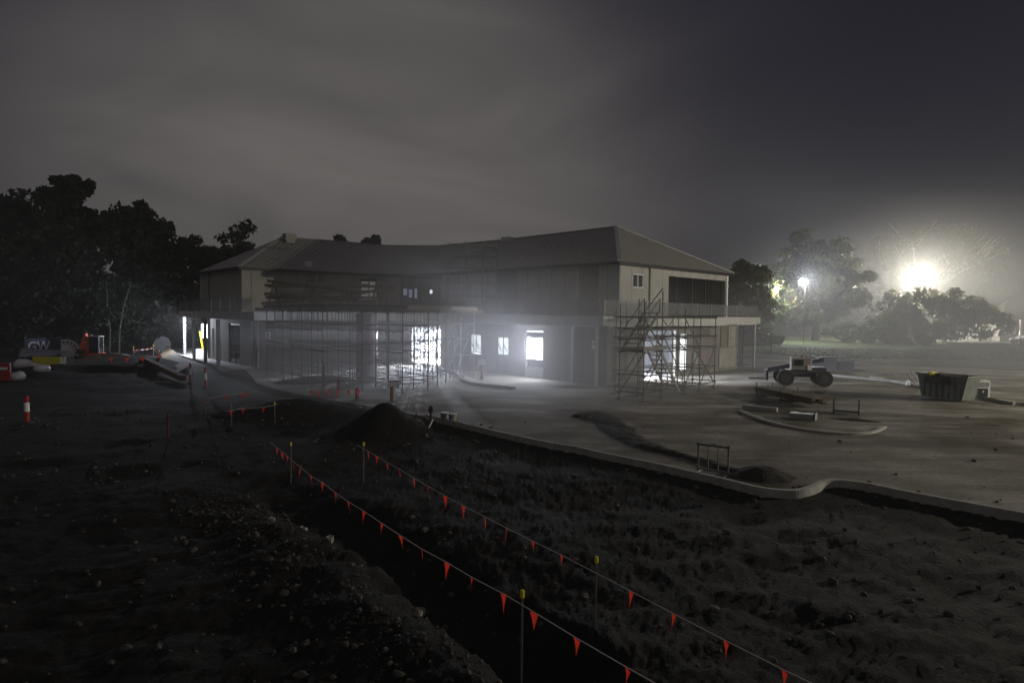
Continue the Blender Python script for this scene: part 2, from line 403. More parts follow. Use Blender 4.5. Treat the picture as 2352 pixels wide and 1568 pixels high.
b = MB(); b.prism(yard_poly, -.12, .0); tag(b.build('yard', yardm), kind='structure')
b = MB()      # kerb, one long run
prev = None
for i, (x, y) in enumerate(kerb):
    nxt = kerb[min(i+1, len(kerb)-1)]; pv = kerb[max(i-1, 0)]; d = Vector((nxt[0]-pv[0], nxt[1]-pv[1])).normalized(); nrm = Vector((d.y, -d.x))
    prof = [(-.02, -.2), (-.02, .10), (.02, .13), (.13, .135), (.16, .12), (.17, -.2)]
    k = len(b.v)
    for o_, z in prof: b.v.append((x+nrm.x*o_, y+nrm.y*o_, z))
    if prev is not None:
        for q in range(5): b.f.append([prev+q, k+q, k+q+1, prev+q+1]); b.mi.append(0)
    prev = k
tag(b.build('kerb', kerbm, smooth=False), kind='structure')

b = MB(); b.prism(lawn, -.3, .03); tag(b.build('lawn', grassm), kind='structure')
b = MB(); b.prism(road, -.3, .05); tag(b.build('road', asph), kind='structure')
b = MB(); b.prism(porch, -.2, .02); tag(b.build('porch_paving', concrete), kind='structure')

# ================================================================== THE BUILDING
bld = thing('two_storey_building', 'unfinished grey two storey building with hipped roof, wrapped round the far side of the yard', 'building', (0, 45, 0), local=False)
def part(mb, name, m, parent=None, **k):
    o = mb.build(name, m, **k); p = parent or bld; o.parent = p
    # keep world placement: parents of building parts are never rotated
    loc = Vector((0, 0, 0)); q = p
    while q: loc += q.location; q = q.parent
    o.location = -loc; return o
Z1, Z2 = 4.0, 7.3
A = (6.6, 40.5); B = (16.6, 50.5); P = (-20.4, 49.3); Q = (-27.0, 57.0)
front = [A, (1.5, 45.9), (-1.25, 49.2), (-3.65, 52.1), (-6.3, 54.9), (-8.6, 56.3), (-11, 56.6), (-13.2, 55.4), (-15.4, 53.8), P]
GA = (5.4, 37.5); GB = (17.3, 50.1); E1 = (-5.2, 48.5); E2 = (-8.4, 52.8); W2 = (-10.5, 54.0); W1 = (-18.3, 46.6); W0 = (-25.5, 55.0)
def wall(mb, p0, p1, z0, z1, th, ops, jamb=0):
    """one straight wall with openings (px0, px1, za, zb); thickness grows away from the camera"""
    ln = math.hypot(p1[0]-p0[0], p1[1]-p0[1]); ex, ey = (p1[0]-p0[0])/ln, (p1[1]-p0[1])/ln
    nx, ny = -ey, ex
    if nx*p0[0]+ny*p0[1] < 0: nx, ny = -nx, -ny
    o = []
    for a, c, za, zb in ops:
        sa, sc = sorted((hit(a, p0, p1)[0], hit(c, p0, p1)[0])); sa = max(0, sa); sc = min(ln, sc)
        if sc > sa+.02: o.append((sa, sc, za, zb))
    cuts = sorted({0, ln, *[q[0] for q in o], *[q[1] for q in o]}); ang = math.atan2(ey, ex)
    def blk(s0, s1, za, zb):
        if zb-za < .02 or s1-s0 < .01: return
        m_ = (s0+s1)/2; mb.box((p0[0]+ex*m_+nx*th/2, p0[1]+ey*m_+ny*th/2, (za+zb)/2), (s1-s0, th, zb-za), ang)
    for s0, s1 in zip(cuts[:-1], cuts[1:]):
        md = (s0+s1)/2; hh = [q for q in o if q[0] < md < q[1]]
        if hh: blk(s0, s1, z0, hh[0][2]); blk(s0, s1, hh[0][3], z1)
        else: blk(s0, s1, z0, z1)
def on(px, p0, p1, off=0):
    s, z = hit(px, p0, p1); ln = math.hypot(p1[0]-p0[0], p1[1]-p0[1]); ex, ey = (p1[0]-p0[0])/ln, (p1[1]-p0[1])/ln
    nx, ny = -ey, ex
    if nx*p0[0]+ny*p0[1] < 0: nx, ny = -nx, -ny
    return Vector((p0[0]+ex*s+nx*off, p0[1]+ey*s+ny*off, 0))
def zpx(px, py, p0, p1): return hit(px, p0, p1, py)[1]
# --- upper walls
mb = MB()
recz = zpx(1600, 652, A, B)
wall(mb, A, B, Z1, Z2, .25, [(1451, 1477, zpx(1464, 662, A, B), zpx(1464, 628, A, B)), (1534, 1664, Z1+.02, 6.75)])
for i in range(len(front)-1):
    wall(mb, front[i], front[i+1], Z1, Z2, .25, [(1139, 1184, Z1+.02, 7.2), (1060, 1071, Z1+.02, 7.1), (920, 1012, Z1+.3, 7.1), (828, 867, Z1+.9, 6.95)])
wall(mb, P, Q, Z1, Z2, .25, [])
wall(mb, Q, (-26, 63), Z1, Z2, .25, [])
back = [(14, 62), (4, 78), (-14, 79), (-26, 63)]
wall(mb, (16.4, 50.8), (14, 62), Z1, Z2, .25, [])
for i in range(len(back)-1): wall(mb, back[i], back[i+1], Z1, Z2, .25, [])
mb.box((10.5, 53.5, 5.6), (14, .2, 3.2), R(45)); mb.box((6.7, 46.3, 5.6), (6.5, .2, 3.2), R(135))
part(mb, 'upper_wall', panel)
# --- ground walls
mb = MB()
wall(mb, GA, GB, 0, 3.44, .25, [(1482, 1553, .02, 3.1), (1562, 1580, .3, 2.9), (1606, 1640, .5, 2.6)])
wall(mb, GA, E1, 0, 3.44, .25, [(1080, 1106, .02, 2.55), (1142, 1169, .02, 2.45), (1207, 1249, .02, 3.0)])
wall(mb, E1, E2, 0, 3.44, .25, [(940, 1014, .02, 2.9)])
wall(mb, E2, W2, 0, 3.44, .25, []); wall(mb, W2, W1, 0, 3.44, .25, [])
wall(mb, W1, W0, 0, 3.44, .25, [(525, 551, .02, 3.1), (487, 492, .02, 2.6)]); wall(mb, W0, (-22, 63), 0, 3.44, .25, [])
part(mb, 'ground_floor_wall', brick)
# --- slab / balcony deck
slab = [(4.9, 35.2), (20.5, 54.0), (20, 60), (4, 79), (-15, 80), (-29.5, 64), (-29.0, 56.8), (-16.6, 42.0), (-15.6, 45.2), (-12, 48.6), (-8.2, 49.3), (-5.2, 46.5)]
part(MB().prism(slab, 3.46, 4.0), 'balcony_slab', mat('pale_slab_concrete', (.52, .51, .49), .85, var=.2, vs=1.2))
mb = MB()
mb.bar((5.3, 36.0, 3.43), (20.0, 53.6, 3.43), .10, .05); mb.bar((4.6, 36.1, 3.43), (-4.6, 46.4, 3.43), .10, .05)
part(mb, 'soffit_lit_edge', whitep)  # white bars painted in for the lit edge under the slab
# --- interior: floor, partitions, ceiling is the slab
mb = MB(); mb.prism([(5.6, 37.9), (17, 50.2), (10, 60), (-6, 62), (-10.2, 54.3), (-8.2, 53), (-5, 48.8)], -.05, .015); part(mb, 'interior_floor', concrete)
mb = MB()
for p0, p1 in (((2.5, 44.5), (13.5, 56)), ((2.5, 44.5), (5.2, 41.6)), ((13.5, 56), (17, 50.6)), ((-10.4, 54.3), (-11, 61)), ((-11, 61), (-1, 61)), ((-1, 61), (-1.2, 46.5)), ):
    wall(mb, p0, p1, .02, 3.44, .15, [])
part(mb, 'interior_wall', white_in)
# --- roof
RZ = 10.85
ridge = [(7.9, 50.7), (-.85, 60.5), (-7.4, 66.5), (-12.9, 66.8), (-21.0, 60.0)]
mb = MB(); ez = Z2+.05
def e3(p, dz=0): return (p[0], p[1], ez+dz)
def r3(p): return (p[0], p[1], RZ)
ov = lambda p, q: (p[0]+q[0], p[1]+q[1])
Ao = ov(A, (-.1, -.45)); Bo = ov(B, (.5, .2)); Po = ov(P, (0, -.5)); Qo = ov(Q, (-.5, -.1))
fr = [Ao] + [ov(p, (-.3, -.35)) for p in front[1:5]] + [ov(p, (0, -.4)) for p in front[5:8]] + [ov(front[8], (.3, -.3)), Po]
mb.face([e3(Ao), e3(Bo), r3(ridge[0])])
mp_ = [0, 1, 1, 2, 2, 3, 3, 3, 4, 4]
for i in range(len(fr)-1):
    a_, c_ = ridge[mp_[i]], ridge[mp_[i+1]]
    if a_ == c_: mb.face([e3(fr[i]), r3(a_), e3(fr[i+1])])
    else: mb.face([e3(fr[i]), r3(a_), r3(c_), e3(fr[i+1])])
mb.face([e3(Po), r3(ridge[4]), e3(Qo)]); Q2 = (-26.3, 63.4); mb.face([e3(Qo), r3(ridge[4]), e3(Q2)])
bk = [Bo, (14, 63), (4, 78.5), (-14.5, 79.5), Q2]
mb.face([e3(bk[0]), e3(bk[1]), r3(ridge[0])]); mb.face([e3(bk[1]), e3(bk[2]), r3(ridge[1]), r3(ridge[0])])
mb.face([e3(bk[2]), e3(bk[3]), r3(ridge[3]), r3(ridge[2]), r3(ridge[1])][:5]); mb.face([e3(bk[3]), e3(bk[4]), r3(ridge[4]), r3(ridge[3])])
# closed underside keeps it a solid
mb.face([e3(p, -.02) for p in fr + [Qo, Q2] + bk[::-1][1:]])
roof = part(mb, 'roof', roofm)
# sheet ribs on the two visible wings give the roof its standing seams
mb = MB()
def ribs(e0, e1, k0, k1, step=.5):
    n = int(math.hypot(e1[0]-e0[0], e1[1]-e0[1])/step)
    for i in range(1, n):
        t = i/n; a_ = Vector(e3(e0)).lerp(Vector(e3(e1)), t); c_ = Vector(r3(k0)).lerp(Vector(r3(k1)), t)
        mb.bar(a_+Vector((0, 0, .02)), a_.lerp(c_, .985)+Vector((0, 0, .008)), .03, .022)
ribs(fr[0], fr[1], ridge[0], ridge[1]); ribs(fr[1], fr[3], ridge[1], ridge[2]); ribs(fr[7], fr[9], ridge[3], ridge[4])
for i in range(1, 26):
    t = i/26; a_ = Vector(e3(Ao)).lerp(Vector(e3(Bo)), t); k_ = 1-abs(2*t-1)
    mid = Vector(((Ao[0]+Bo[0])/2, (Ao[1]+Bo[1])/2, ez)); d_ = Vector(r3(ridge[0]))-mid
    mb.bar(a_+Vector((0, 0, .02)), a_+d_*k_*.98+Vector((0, 0, .008)), .03, .022)
part(mb, 'roof_seam', roofm, roof)
for p, q in ((Ao, ridge[0]), (Bo, ridge[0]), (Po, ridge[4])):
    mb = MB(); mb.bar(Vector(e3(p))+Vector((0, 0, .05)), Vector(r3(q))+Vector((0, 0, .05)), .26, .07); part(mb, 'hip_cap', capm, roof)
mb = MB()
for i in range(4): mb.bar(r3(ridge[i]), r3(ridge[i+1]), .3, .08)
part(mb, 'ridge_cap', roofm, roof)
mb = MB(); pts = [Bo] + fr + [Qo, Q2]
for i in range(len(pts)-1): mb.bar(e3(pts[i], -.10), e3(pts[i+1], -.10), .14, .2)
part(mb, 'gutter', darkm, roof)
def roofbox(px, py, Y, sx, sz, m, name):
    c = at(px, py, Y); mb = MB(); mb.box((0, 0, 0), (sx, sx*.8, sz), R(40)); mb.box((0, 0, sz/2), (sx*1.12, sx*.92, .08), R(40)); mb.box((0, 0, -sz*.6), (sx*.8, sx*.6, sz*.9), R(40))
    mb.v = [(x+c.x, y+c.y, z+c.z) for x, y, z in mb.v]; return part(mb, name, m, roof)
roofbox(665, 545, 58.5, .95, .5, roofm, 'roof_vent'); roofbox(1168, 551, 59.5, 1.0, .36, whitep, 'roof_vent')
roofbox(709, 607, 53.5, .45, .38, whitep, 'roof_vent')
# --- columns under the slab
for px, py in ((446, 824), (472, 832), (502, 850), (424, 815), (1701, 843)):
    g_ = gnd(px, py); part(MB().box((g_.x, g_.y, 1.73), (.22, .22, 3.46), R(40)), 'column', galv)
for px, py in ((583, 847), (591, 847), (1731, 845)):
    g_ = gnd(px, py); part(MB().tube((g_.x, g_.y, 0), (g_.x, g_.y, 3.46), .10, n=10), 'column', galv)
g_ = on(1384, GA, E1, -.5); part(MB().tube((g_.x, g_.y, 0), (g_.x, g_.y, 3.46), .10, n=10), 'column', capm)
g_ = on(1325, GA, E1, -.3); part(MB().tube((g_.x, g_.y, 0), (g_.x, g_.y, 3.46), .10, n=10), 'downpipe', capm)
for px, w_ in ((1328, (front[0], front[1])), (1490, (A, B)), (1115, (front[1], front[2])), (1062, (front[2], front[3]))):
    g_ = on(px, *w_, -.09); part(MB().tube((g_.x, g_.y, 4), (g_.x, g_.y, 7.2), .08, n=10), 'downpipe', capm)
g_ = on(1666, A, B, -.05); part(MB().tube((g_.x, g_.y, 4), (g_.x, g_.y, 7.25), .09), 'column', whitep)
for px in (1575, 1610, 1640):
    g_ = on(px, A, B, .8); part(MB().box((g_.x, g_.y, 5.5), (.1, .1, 2.8), R(45)), 'mullion', darkm)
# --- windows and doors
def window(name, p0, p1, pxa, pxb, z0, z1, pane, nv=2, nh=1, off=.1, fm=framem, label=None, back=True):
    a = on(pxa, p0, p1, off); c = on(pxb, p0, p1, off); ez_ = Vector((0, 0, 1)); mbf = MB()
    fwid = .07
    for z in (z0+fwid/2, z1-fwid/2): mbf.bar(a+ez_*z, c+ez_*z, .08, fwid)
    for i in range(nv+1):
        q = a.lerp(c, (i/nv)*.985+.0075); mbf.bar(q+ez_*(z0+fwid), q+ez_*(z1-fwid), fwid, .075)
    for i in range(1, nh):
        z = z0+(z1-z0)*i/nh; mbf.bar(a.lerp(c, .02)+ez_*z, c.lerp(a, .02)+ez_*z, .06, fwid)
    f = part(mbf, name, fm)
    n_ = Vector((-(c-a).y, (c-a).x, 0)).normalized();
    if n_.dot(a) < 0: n_ = -n_
    if pane:
        d_ = n_*.025; mbp = MB(); mbp.bar((a+c)/2+d_+ez_*(z0+.02), (a+c)/2+d_+ez_*(z1-.02), .02, .01)
        mbp = MB(); u_ = (c-a).normalized(); l_ = (c-a).length
        mbp.box(((a+c)/2+d_+ez_*(z0+z1)/2), (l_-.06, .015, z1-z0-.06), math.atan2(u_.y, u_.x)); part(mbp, 'pane', pane, f)
    if label: f['label'] = label
    return f
zz = lambda px, py, p0=GA, p1=E1: zpx(px, py, p0, p1)
window('door', GA, E1, 1208, 1248, zz(1228, 828), zz(1228, 773), pane_hot, 2, 1, .05, label='brightly lit double glazed door panes')
window('transom_window', GA, E1, 1208, 1248, zz(1228, 765), zz(1228, 750), pane_hot, 2, 1, .05)
for pa, pb in ((1210.5, 1226.5), (1230.5, 1245.5)):
    a_ = on(pa, GA, E1, -.005); c_ = on(pb, GA, E1, -.005); m_ = (a_+c_)/2; z0_ = zpx(1228, 827, GA, E1); z1_ = zpx(1228, 774, GA, E1)
    area('door_glow', (m_.x, m_.y, (z0_+z1_)/2), (m_.x-.72*5, m_.y-.69*5, (z0_+z1_)/2), (a_-c_).length*.92, z1_-z0_-.16, 520, cool)
area('entrance_glow', (-7.0, 50.3, 1.7), (-5.5, 44, 1.0), 3.2, 2.0, 900, cool)
mb = MB(); a_ = on(1208, GA, E1, .12); c_ = on(1248, GA, E1, .12)
mb.bar(a_+Vector((0, 0, .35)), c_+Vector((0, 0, .35)), .04, .7); part(mb, 'door_kick_panel', white_in)
part(MB().bar(a_+Vector((0, 0, 2.65)), c_+Vector((0, 0, 2.65)), .05, .1), 'door_head', white_in)
for pa, pb, y0, y1 in ((1081, 1105, 811, 767), (1143, 1168, 816, 770)):
    w_ = window('door', GA, E1, pa, pb, zz((pa+pb)/2, y0), zz((pa+pb)/2, y1), pane_soft, 2, 1, .05, label='frosted double door with pale lit panes')
    a_ = on(pa, GA, E1, .12); c_ = on(pb, GA, E1, .12); mb = MB(); zm = zz((pa+pb)/2, y0)
    mb.bar(a_+Vector((0, 0, zm/2)), c_+Vector((0, 0, zm/2)), .04, zm-.06); part(mb, 'door_panel', framem, w_); mb = MB(); zt = zz((pa+pb)/2, y1); mb.bar(a_+Vector((0, 0, (zt+2.55)/2)), c_+Vector((0, 0, (zt+2.55)/2)), .04, 2.55-zt); part(mb, 'door_head_panel', framem, w_)
    mb = MB(); z_ = zm+.3
    for t0, t1 in ((.05, .42), (.55, .92)):
        mb.bar(a_.lerp(c_, t1)+Vector((-.12, -.12, z_)), a_.lerp(c_, t0)+Vector((-.12, -.12, z_+.6)), .05)
    part(mb, 'door_brace', framem, w_)
window('entrance_glazing', E1, E2, 1013, 941, .03, 2.45, None, 6, 1, .05, fm=galv)
window('entrance_transom', E1, E2, 1013, 941, 2.5, 2.88, None, 9, 1, .05, fm=galv)
window('window', A, B, 1452, 1476, zpx(1464, 662, A, B)+.02, zpx(1464, 628, A, B)-.02, glassd, 2, 1, .03, whitep, label='small two light window with one shutter half open')
window('window', front[0], front[1], 1140, 1183, 4.05, 7.15, glassd, 2, 1, .06, darkm, label='full height dark glazed opening')
for i in (3, 4, 5): window('window', front[i], front[i+1], hitc0 if False else {3: 1076, 4: 1061, 5: 1014}[i], {3: 1061, 4: 1014, 5: 923}[i], 4.3, 7.05, glassd, {3: 1, 4: 1, 5: 4}[i], 2, .06, darkm) if i == 5 else None
k5 = (front[5], front[6])
for a_, c_, y0, y1, pm in ((925, 936, 680, 661, pane_blue), (938, 948, 685, 663, pane_blue), (951, 959, 687, 661, pane_blue), (986, 994, 676, 664, emis('bright_interior_lamp_pane', cool, 1.6))):
    window('lit_inner_window', *k5, a_, c_, zpx(a_, y0, *k5), zpx(a_, y1, *k5), pm, 1, 1, -.03, darkm)
window('window', front[7], front[8], 866, 829, zpx(847, 690, front[7], front[8]), zpx(847, 645, front[7], front[8]), pane_up, 2, 1, .04, darkm, label='pale lit window behind the formwork timbers')
window('window', GA, GB, 1563, 1580, .3, 2.9, pane_soft, 1, 1, .05, darkm)
window('window', GA, GB, 1607, 1639, .5, 2.6, redcol, 2, 1, .05, galv, label='window opening covered with reddish sheeting')
window('door', W1, W0, 526, 550, .05, 3.05, glassd, 2, 2, .08, darkm, label='dark glazed door onto the porch')
# boards on the right hand ground wall
for pa, pb, z0, z1, m_ in ((1652, 1690, .25, 1.7, formp), (1655, 1668, 1.8, 3.3, ply), (1672, 1688, 1.8, 3.3, formp), (1410, 1435, .1, 2.2, ply), (1590, 1602, .2, 1.5, galv)):
    a_ = on(pa, GA, GB, -.05); c_ = on(pb, GA, GB, -.05); part(MB().bar(a_+Vector((0, 0, (z0+z1)/2)), c_+Vector((0, 0, (z0+z1)/2)), .04, z1-z0), 'wall_board', m_)
for px, w_ in ((1367, (GA, E1)), (615, (W1, W2))):
    g_ = on(px, *w_, -.04); zc = zpx(px, 792 if px > 1000 else 770, *w_)
    mb = MB(); u_ = Vector((w_[1][0]-w_[0][0], w_[1][1]-w_[0][1], 0)).normalized(); mb.box(g_+Vector((0, 0, zc)), (.36, .03, .5), math.atan2(u_.y, u_.x)); o = part(mb, 'wall_notice', whitep)
    g2 = on(px, *w_, -.065); part(MB().box(g2+Vector((0, 0, zc+.06)), (.1, .02, .16), math.atan2(u_.y, u_.x)), 'notice_mark', blackp, o)
# --- balustrade
posts = []
def balus(p, q, n):
    p = Vector((*p, 0)); q = Vector((*q, 0)); mbg = MB()
    for i in range(n+1):
        c = p.lerp(q, i/n); part(MB().box(c+Vector((0, 0, 4.45)), (.05, .05, .92), R(45)), 'balustrade_post', galv)
    u_ = (q-p).normalized(); m_ = (p+q)/2
    mbg.box(m_+Vector((0, 0, 4.5)), ((q-p).length-.1, .012, .78), math.atan2(u_.y, u_.x)); part(mbg, 'balustrade_glass', glasspanel)
balus((5.0, 35.5), (20.2, 53.8), 10); balus((4.7, 35.6), (-4.9, 46.4), 7); balus((-28.7, 56.6), (-17.0, 42.6), 8)
balus((20.2, 53.9), (19.8, 59.8), 3)
# --- lights of the building
wl = on(478, W0, (-22, 63), -.1)
la = gnd(478, 812); lw = thing('wall_light', 'glaring white wall light at the left end of the porch', 'light', (-27.6, 58.6, 2.2))
MB().box((0, 0, 0), (.5, .12, 1.2)).build('lamp_lens', lamp_cool, lw); MB().box((0, .10, 0), (.6, .08, 1.3)).build('lamp_housing', galv, lw)
MB().box((0, .17, -.35), (.1, .08, 3.7)).build('lamp_post', galv, lw)
point('porch_light', (-28.6, 57.3, 3.1), 2300, cool, .2)
def tube_light(name, label, loc, ln, ang, power):
    t_ = thing(name, label, 'light', loc, ang); MB().tube((-ln/2, 0, 0), (ln/2, 0, 0), .03).build('tube', lamp_cool, t_); MB().box((0, 0, .06), (ln, .1, .06)).build('fitting', whitep, t_)
    l = bpy.data.lights.new(name+'_glow', 'AREA'); l.shape = 'RECTANGLE'; l.size = ln; l.size_y = .12; l.energy = power; l.color = cool
    o = bpy.data.objects.new(name+'_glow', l); COL.objects.link(o); o.parent = t_; o.location = (0, 0, -.04); return t_
tube_light('tube_light', 'bright tube light hung under the slab inside the glazed entrance', (-7.4, 54.4, 3.0), 1.6, R(120), 6000)
point('entrance_light', (-7.3, 54.3, 2.6), 26000, cool, .12)
tube_light('tube_light', 'bright tube light on the ceiling deep behind the glazed entrance', (-5.5, 57.5, 3.2), 2.4, R(10), 9000)
point('bay_light', (7.0, 40.9, 2.75), 4200, cool, .15)
tube_light('tube_light', 'bright tube light on the ceiling inside the open bay behind the stair scaffold', (6.6, 41.2, 2.9), 1.2, R(50), 3500)
# ================================================================== SCAFFOLDS
cap_cnt = {}
def scaffold_stair():
    C = Vector((6.2, 30.6, 0)); d = Vector((.64, .768, 0)); n = Vector((-.768, .64, 0))
    t = thing('scaffold_tower', 'dark steel scaffold tower with a zigzag stair in front of the lit open bay', 'scaffold', tuple(C), local=True)
    P_ = lambda s, q, z: d*s + n*q + Vector((0, 0, z))
    us = [0, 1.8, 4.4, 6.3, 8.3]; qs = [0, 1.3, 2.6, 3.5]
    for i, s in enumerate(us):
        for j, q in enumerate(qs):
            if (i > 2 and j > 2) or (i == 0 and j > 1) or (i == 1 and j > 2): continue
            top = {(0, 0): 4.7, (1, 0): 5.25, (2, 0): 4.4, (0, 1): 4.6, (1, 1): 4.9}.get((i, j), 4.4 if i < 3 else 4.1)
            m = MB(); m.tube(P_(s, q, .02), P_(s, q, top), .028, n=6); [m.tube(P_(s, q, z-.05), P_(s, q, z+.06), .048, n=6) for z in (.35, 1.2, 2.3, 2.9, 3.4, 3.95) if z < top]; m.box(P_(s, q, .02), (.28, .28, .03), R(50)); m.build('standard', scafd, t)
    for z in (.35, 1.2, 2.3, 2.9, 3.4, 3.95):
        for q, s0 in (((0, -.15), (1.3, -.15), (2.6, 1.65)) if z > 2.5 else ((0, -.15), (1.3, -.15), (3.5, 4.2))):
            MB().tube(P_(s0, q, z), P_(8.45 if q < 3 else 4.6, q, z), .03, n=6).build('ledger', scafd, t)
        for s in us:
            MB().tube(P_(s, -.1, z+.05), P_(s, 1.45 if s < 1 else 2.75, z+.05), .028, n=6).build('transom', scafd, t)
    for a, c in (((0, 0, .4), (1.8, 0, 2.3)), ((1.8, 0, 2.4), (0, 0, 3.95)), ((4.4, 0, .4), (6.3, 0, 2.3)), ((6.3, 0, 2.3), (4.4, 0, 3.9)), ((4.4, 0, 2.3), (1.8, 0, 3.9)),
                 ((0, 1.3, .3), (0, 0, 2.3)), ((1.8, 2.6, .3), (1.8, 1.3, 2.3)), ((4.4, 2.6, 4), (4.4, 1.3, 2.4)), ((1.8, 1.3, .3), (4.4, 1.3, 2.3)), ((4.4, 1.3, 2.9), (6.3, 1.3, 4.4)), ((8.3, 0, .3), (8.3, 1.3, 2.3)), ((6.3, 0, .3), (8.3, 0, 2.3)), ((1.8, 1.3, 3.9), (1.8, 0, 5.4))):
        MB().tube(P_(*a), P_(*c), .028, n=6).build('brace', scafd, t)
    m = MB()
    for k in range(4): m.box(P_(.9+.1, .25+k*.27, 2.4), (2.3, .25, .05), math.atan2(d.y, d.x))
    m.build('deck', ply, t)
    m = MB()
    for k in range(3): m.box(P_(2.0+.27*k, 2.0, 2.4), (.25, 1.6, .05), math.atan2(d.y, d.x))
    m.build('deck', ply, t)
    m = MB(); m.bar(P_(-.2, -.06, 2.5), P_(2.2, -.06, 2.5), .04, .2); m.build('toe_board', scafm, t)
    m = MB()
    for q in (.25, 1.0): m.bar(P_(2.1, q, 2.42), P_(4.35, q, .12), .05, .16)
    for k in range(10):
        f = (k+.5)/10; c = P_(2.1, .62, 2.42).lerp(P_(4.35, .62, .12), f); m.box(c, (.26, .75, .035), math.atan2(d.y, d.x))
    m.build('stair', galv, t)
    m = MB()
    for q in (.25, 1.0): m.bar(P_(-.3, q, 2.42), P_(2.0, q, 4.3), .05, .16)
    for k in range(9):
        f = (k+.5)/9; c = P_(-.3, .62, 2.42).lerp(P_(2.0, .62, 4.3), f); m.box(c, (.26, .75, .035), math.atan2(d.y, d.x))
    m.build('stair', scafd, t)
    for q in (.2, 1.05):
        MB().path([P_(-.5, q, 3.1), P_(1.9, q, 4.9), P_(1.9, q, 4.3)], .028).build('handrail', scafd, t)
        MB().path([P_(2.2, q, 3.2), P_(4.6, q, .9), P_(4.6, q, .1)], .028).build('handrail', scafd, t)
    return t
scaffold_stair()
def falsework():
    O = Vector((-9, 40, 0))
    t = thing('falsework_scaffold', 'tall grid of steel props holding the canopy formwork in front of the entrance', 'scaffold', tuple(O), local=True)
    poly = [(-17.2, 45.2), (-15, 40), (-12, 35.2), (-9.3, 32.6), (-5.2, 32.4), (-3.4, 36), (-2.2, 41.5), (-4.2, 45.5), (-8, 48.5), (-13, 48.5)]
    a = R(38); ex = Vector((math.cos(a), math.sin(a), 0)); ey = Vector((-math.sin(a), math.cos(a), 0)); st = 1.5; g = {}
    rng = random.Random(5)
    for i in range(-9, 10):
        for j in range(-9, 10):
            c = O + ex*i*st + ey*j*st
            if inside(c.x, c.y, poly): g[i, j] = c
    H = 4.05
    for (i, j), c in g.items():
        l = c - O; m = MB(); rr = .034
        m.tube(l+Vector((0, 0, .02)), l+Vector((0, 0, H)), rr, n=6); m.box(l+Vector((0, 0, .03)), (.16, .16, .02)); m.box(l+Vector((0, 0, H)), (.18, .18, .06))
        for z in (1.0, 2.0, 3.0): m.tube(l+Vector((0, 0, z)), l+Vector((0, 0, z+.06)), .055, n=6)
        m.build('standard', scafm, t)
    for k in range(-9, 10):
        for ax in (0, 1):
            cells = sorted([(i, j) for (i, j) in g if (j if ax == 0 else i) == k])
            if len(cells) < 2: continue
            p0 = g[cells[0]]-O; p1 = g[cells[-1]]-O
            for z in ((.45, 1.45, 2.45, 3.4) if ax == 0 else (.5, 2.0, 3.1)):
                MB().tube(p0+Vector((0, 0, z)), p1+Vector((0, 0, z)), .024, n=6).build('ledger', scafm, t)
    m = 0
    for (i, j), c in g.items():
        if (i+1, j) in g and (i+j) % 2 == 0 and m < 48:
            q = g[i+1, j]; z = (.15, 1.2, 2.2)[m % 3]; m += 1
            b_ = MB(); b_.tube(c-O+Vector((0, 0, z)), q-O+Vector((0, 0, z+1.0)), .018, n=5); b_.tube(c-O+Vector((0, 0, z+1.0)), q-O+Vector((0, 0, z)), .018, n=5); b_.build('cross_brace', scafm, t)
    # short extra props around the entrance, inclined
    for k in range(4):
        c = Vector((-3.6-.6*k, 40.5+.8*k, 0))-O; MB().tube(c, c+Vector((.8, .2, 2.4)), .03, n=6).build('raking_prop', galv, t)
    # deck of formwork
    dk = [(p[0]-O.x, p[1]-O.y) for p in poly]
    MB().prism(dk, H+.22, H+.30).build('formply_deck', ply, t)
    for k in range(-8, 10, 1):
        cells = sorted([(i, j) for (i, j) in g if j == k])
        if len(cells) < 2: continue
        p0 = g[cells[0]]-O-ex*.7; p1 = g[cells[-1]]-O+ex*.7
        MB().bar(p0+Vector((0, 0, H+.13)), p1+Vector((0, 0, H+.13)), .10, .18).build('bearer', timber, t)
    rim = [Vector((x, y, 0)) for x, y in dk]
    for i in range(0, 7):
        a_, c_ = rim[i], rim[(i+1) % len(rim)]
        MB().bar(a_.lerp(c_, .01)+Vector((0, 0, H+.36)), c_.lerp(a_, .01)+Vector((0, 0, H+.32)), .05, .14).build('edge_board', timber, t)
    for z in (2.05, ):
        MB().bar(Vector((-16.5, 44, 0))-O+Vector((0, 0, z)), Vector((-9.5, 33.5, 0))-O+Vector((0, 0, z)), .25, .05).build('walk_board', timber, t)
        MB().bar(Vector((-9.5, 33.5, 0))-O+Vector((0, 0, z+.2)), Vector((-3.5, 39, 0))-O+Vector((0, 0, z+.5)), .25, .05).build('walk_board', timber, t)
    return t
falsework()
# wrapped column inside the falsework
g_ = gnd(842, 874)
t = thing('formwork_column', 'fat round column in pinkish wrapping among the entrance props', 'column', (g_.x, g_.y, 0))
MB().lathe((0, 0, 0), [(.62, 0), (.62, 4.0)], 24).build('column_form', redcol, t, smooth=False)
for z in (.3, 1.0, 1.7, 2.4, 3.1, 3.8): MB().lathe((0, 0, z), [(.65, 0), (.65, .07)], 24).build('clamp_ring', redp if z in (1.0, 2.4) else scafm, t)
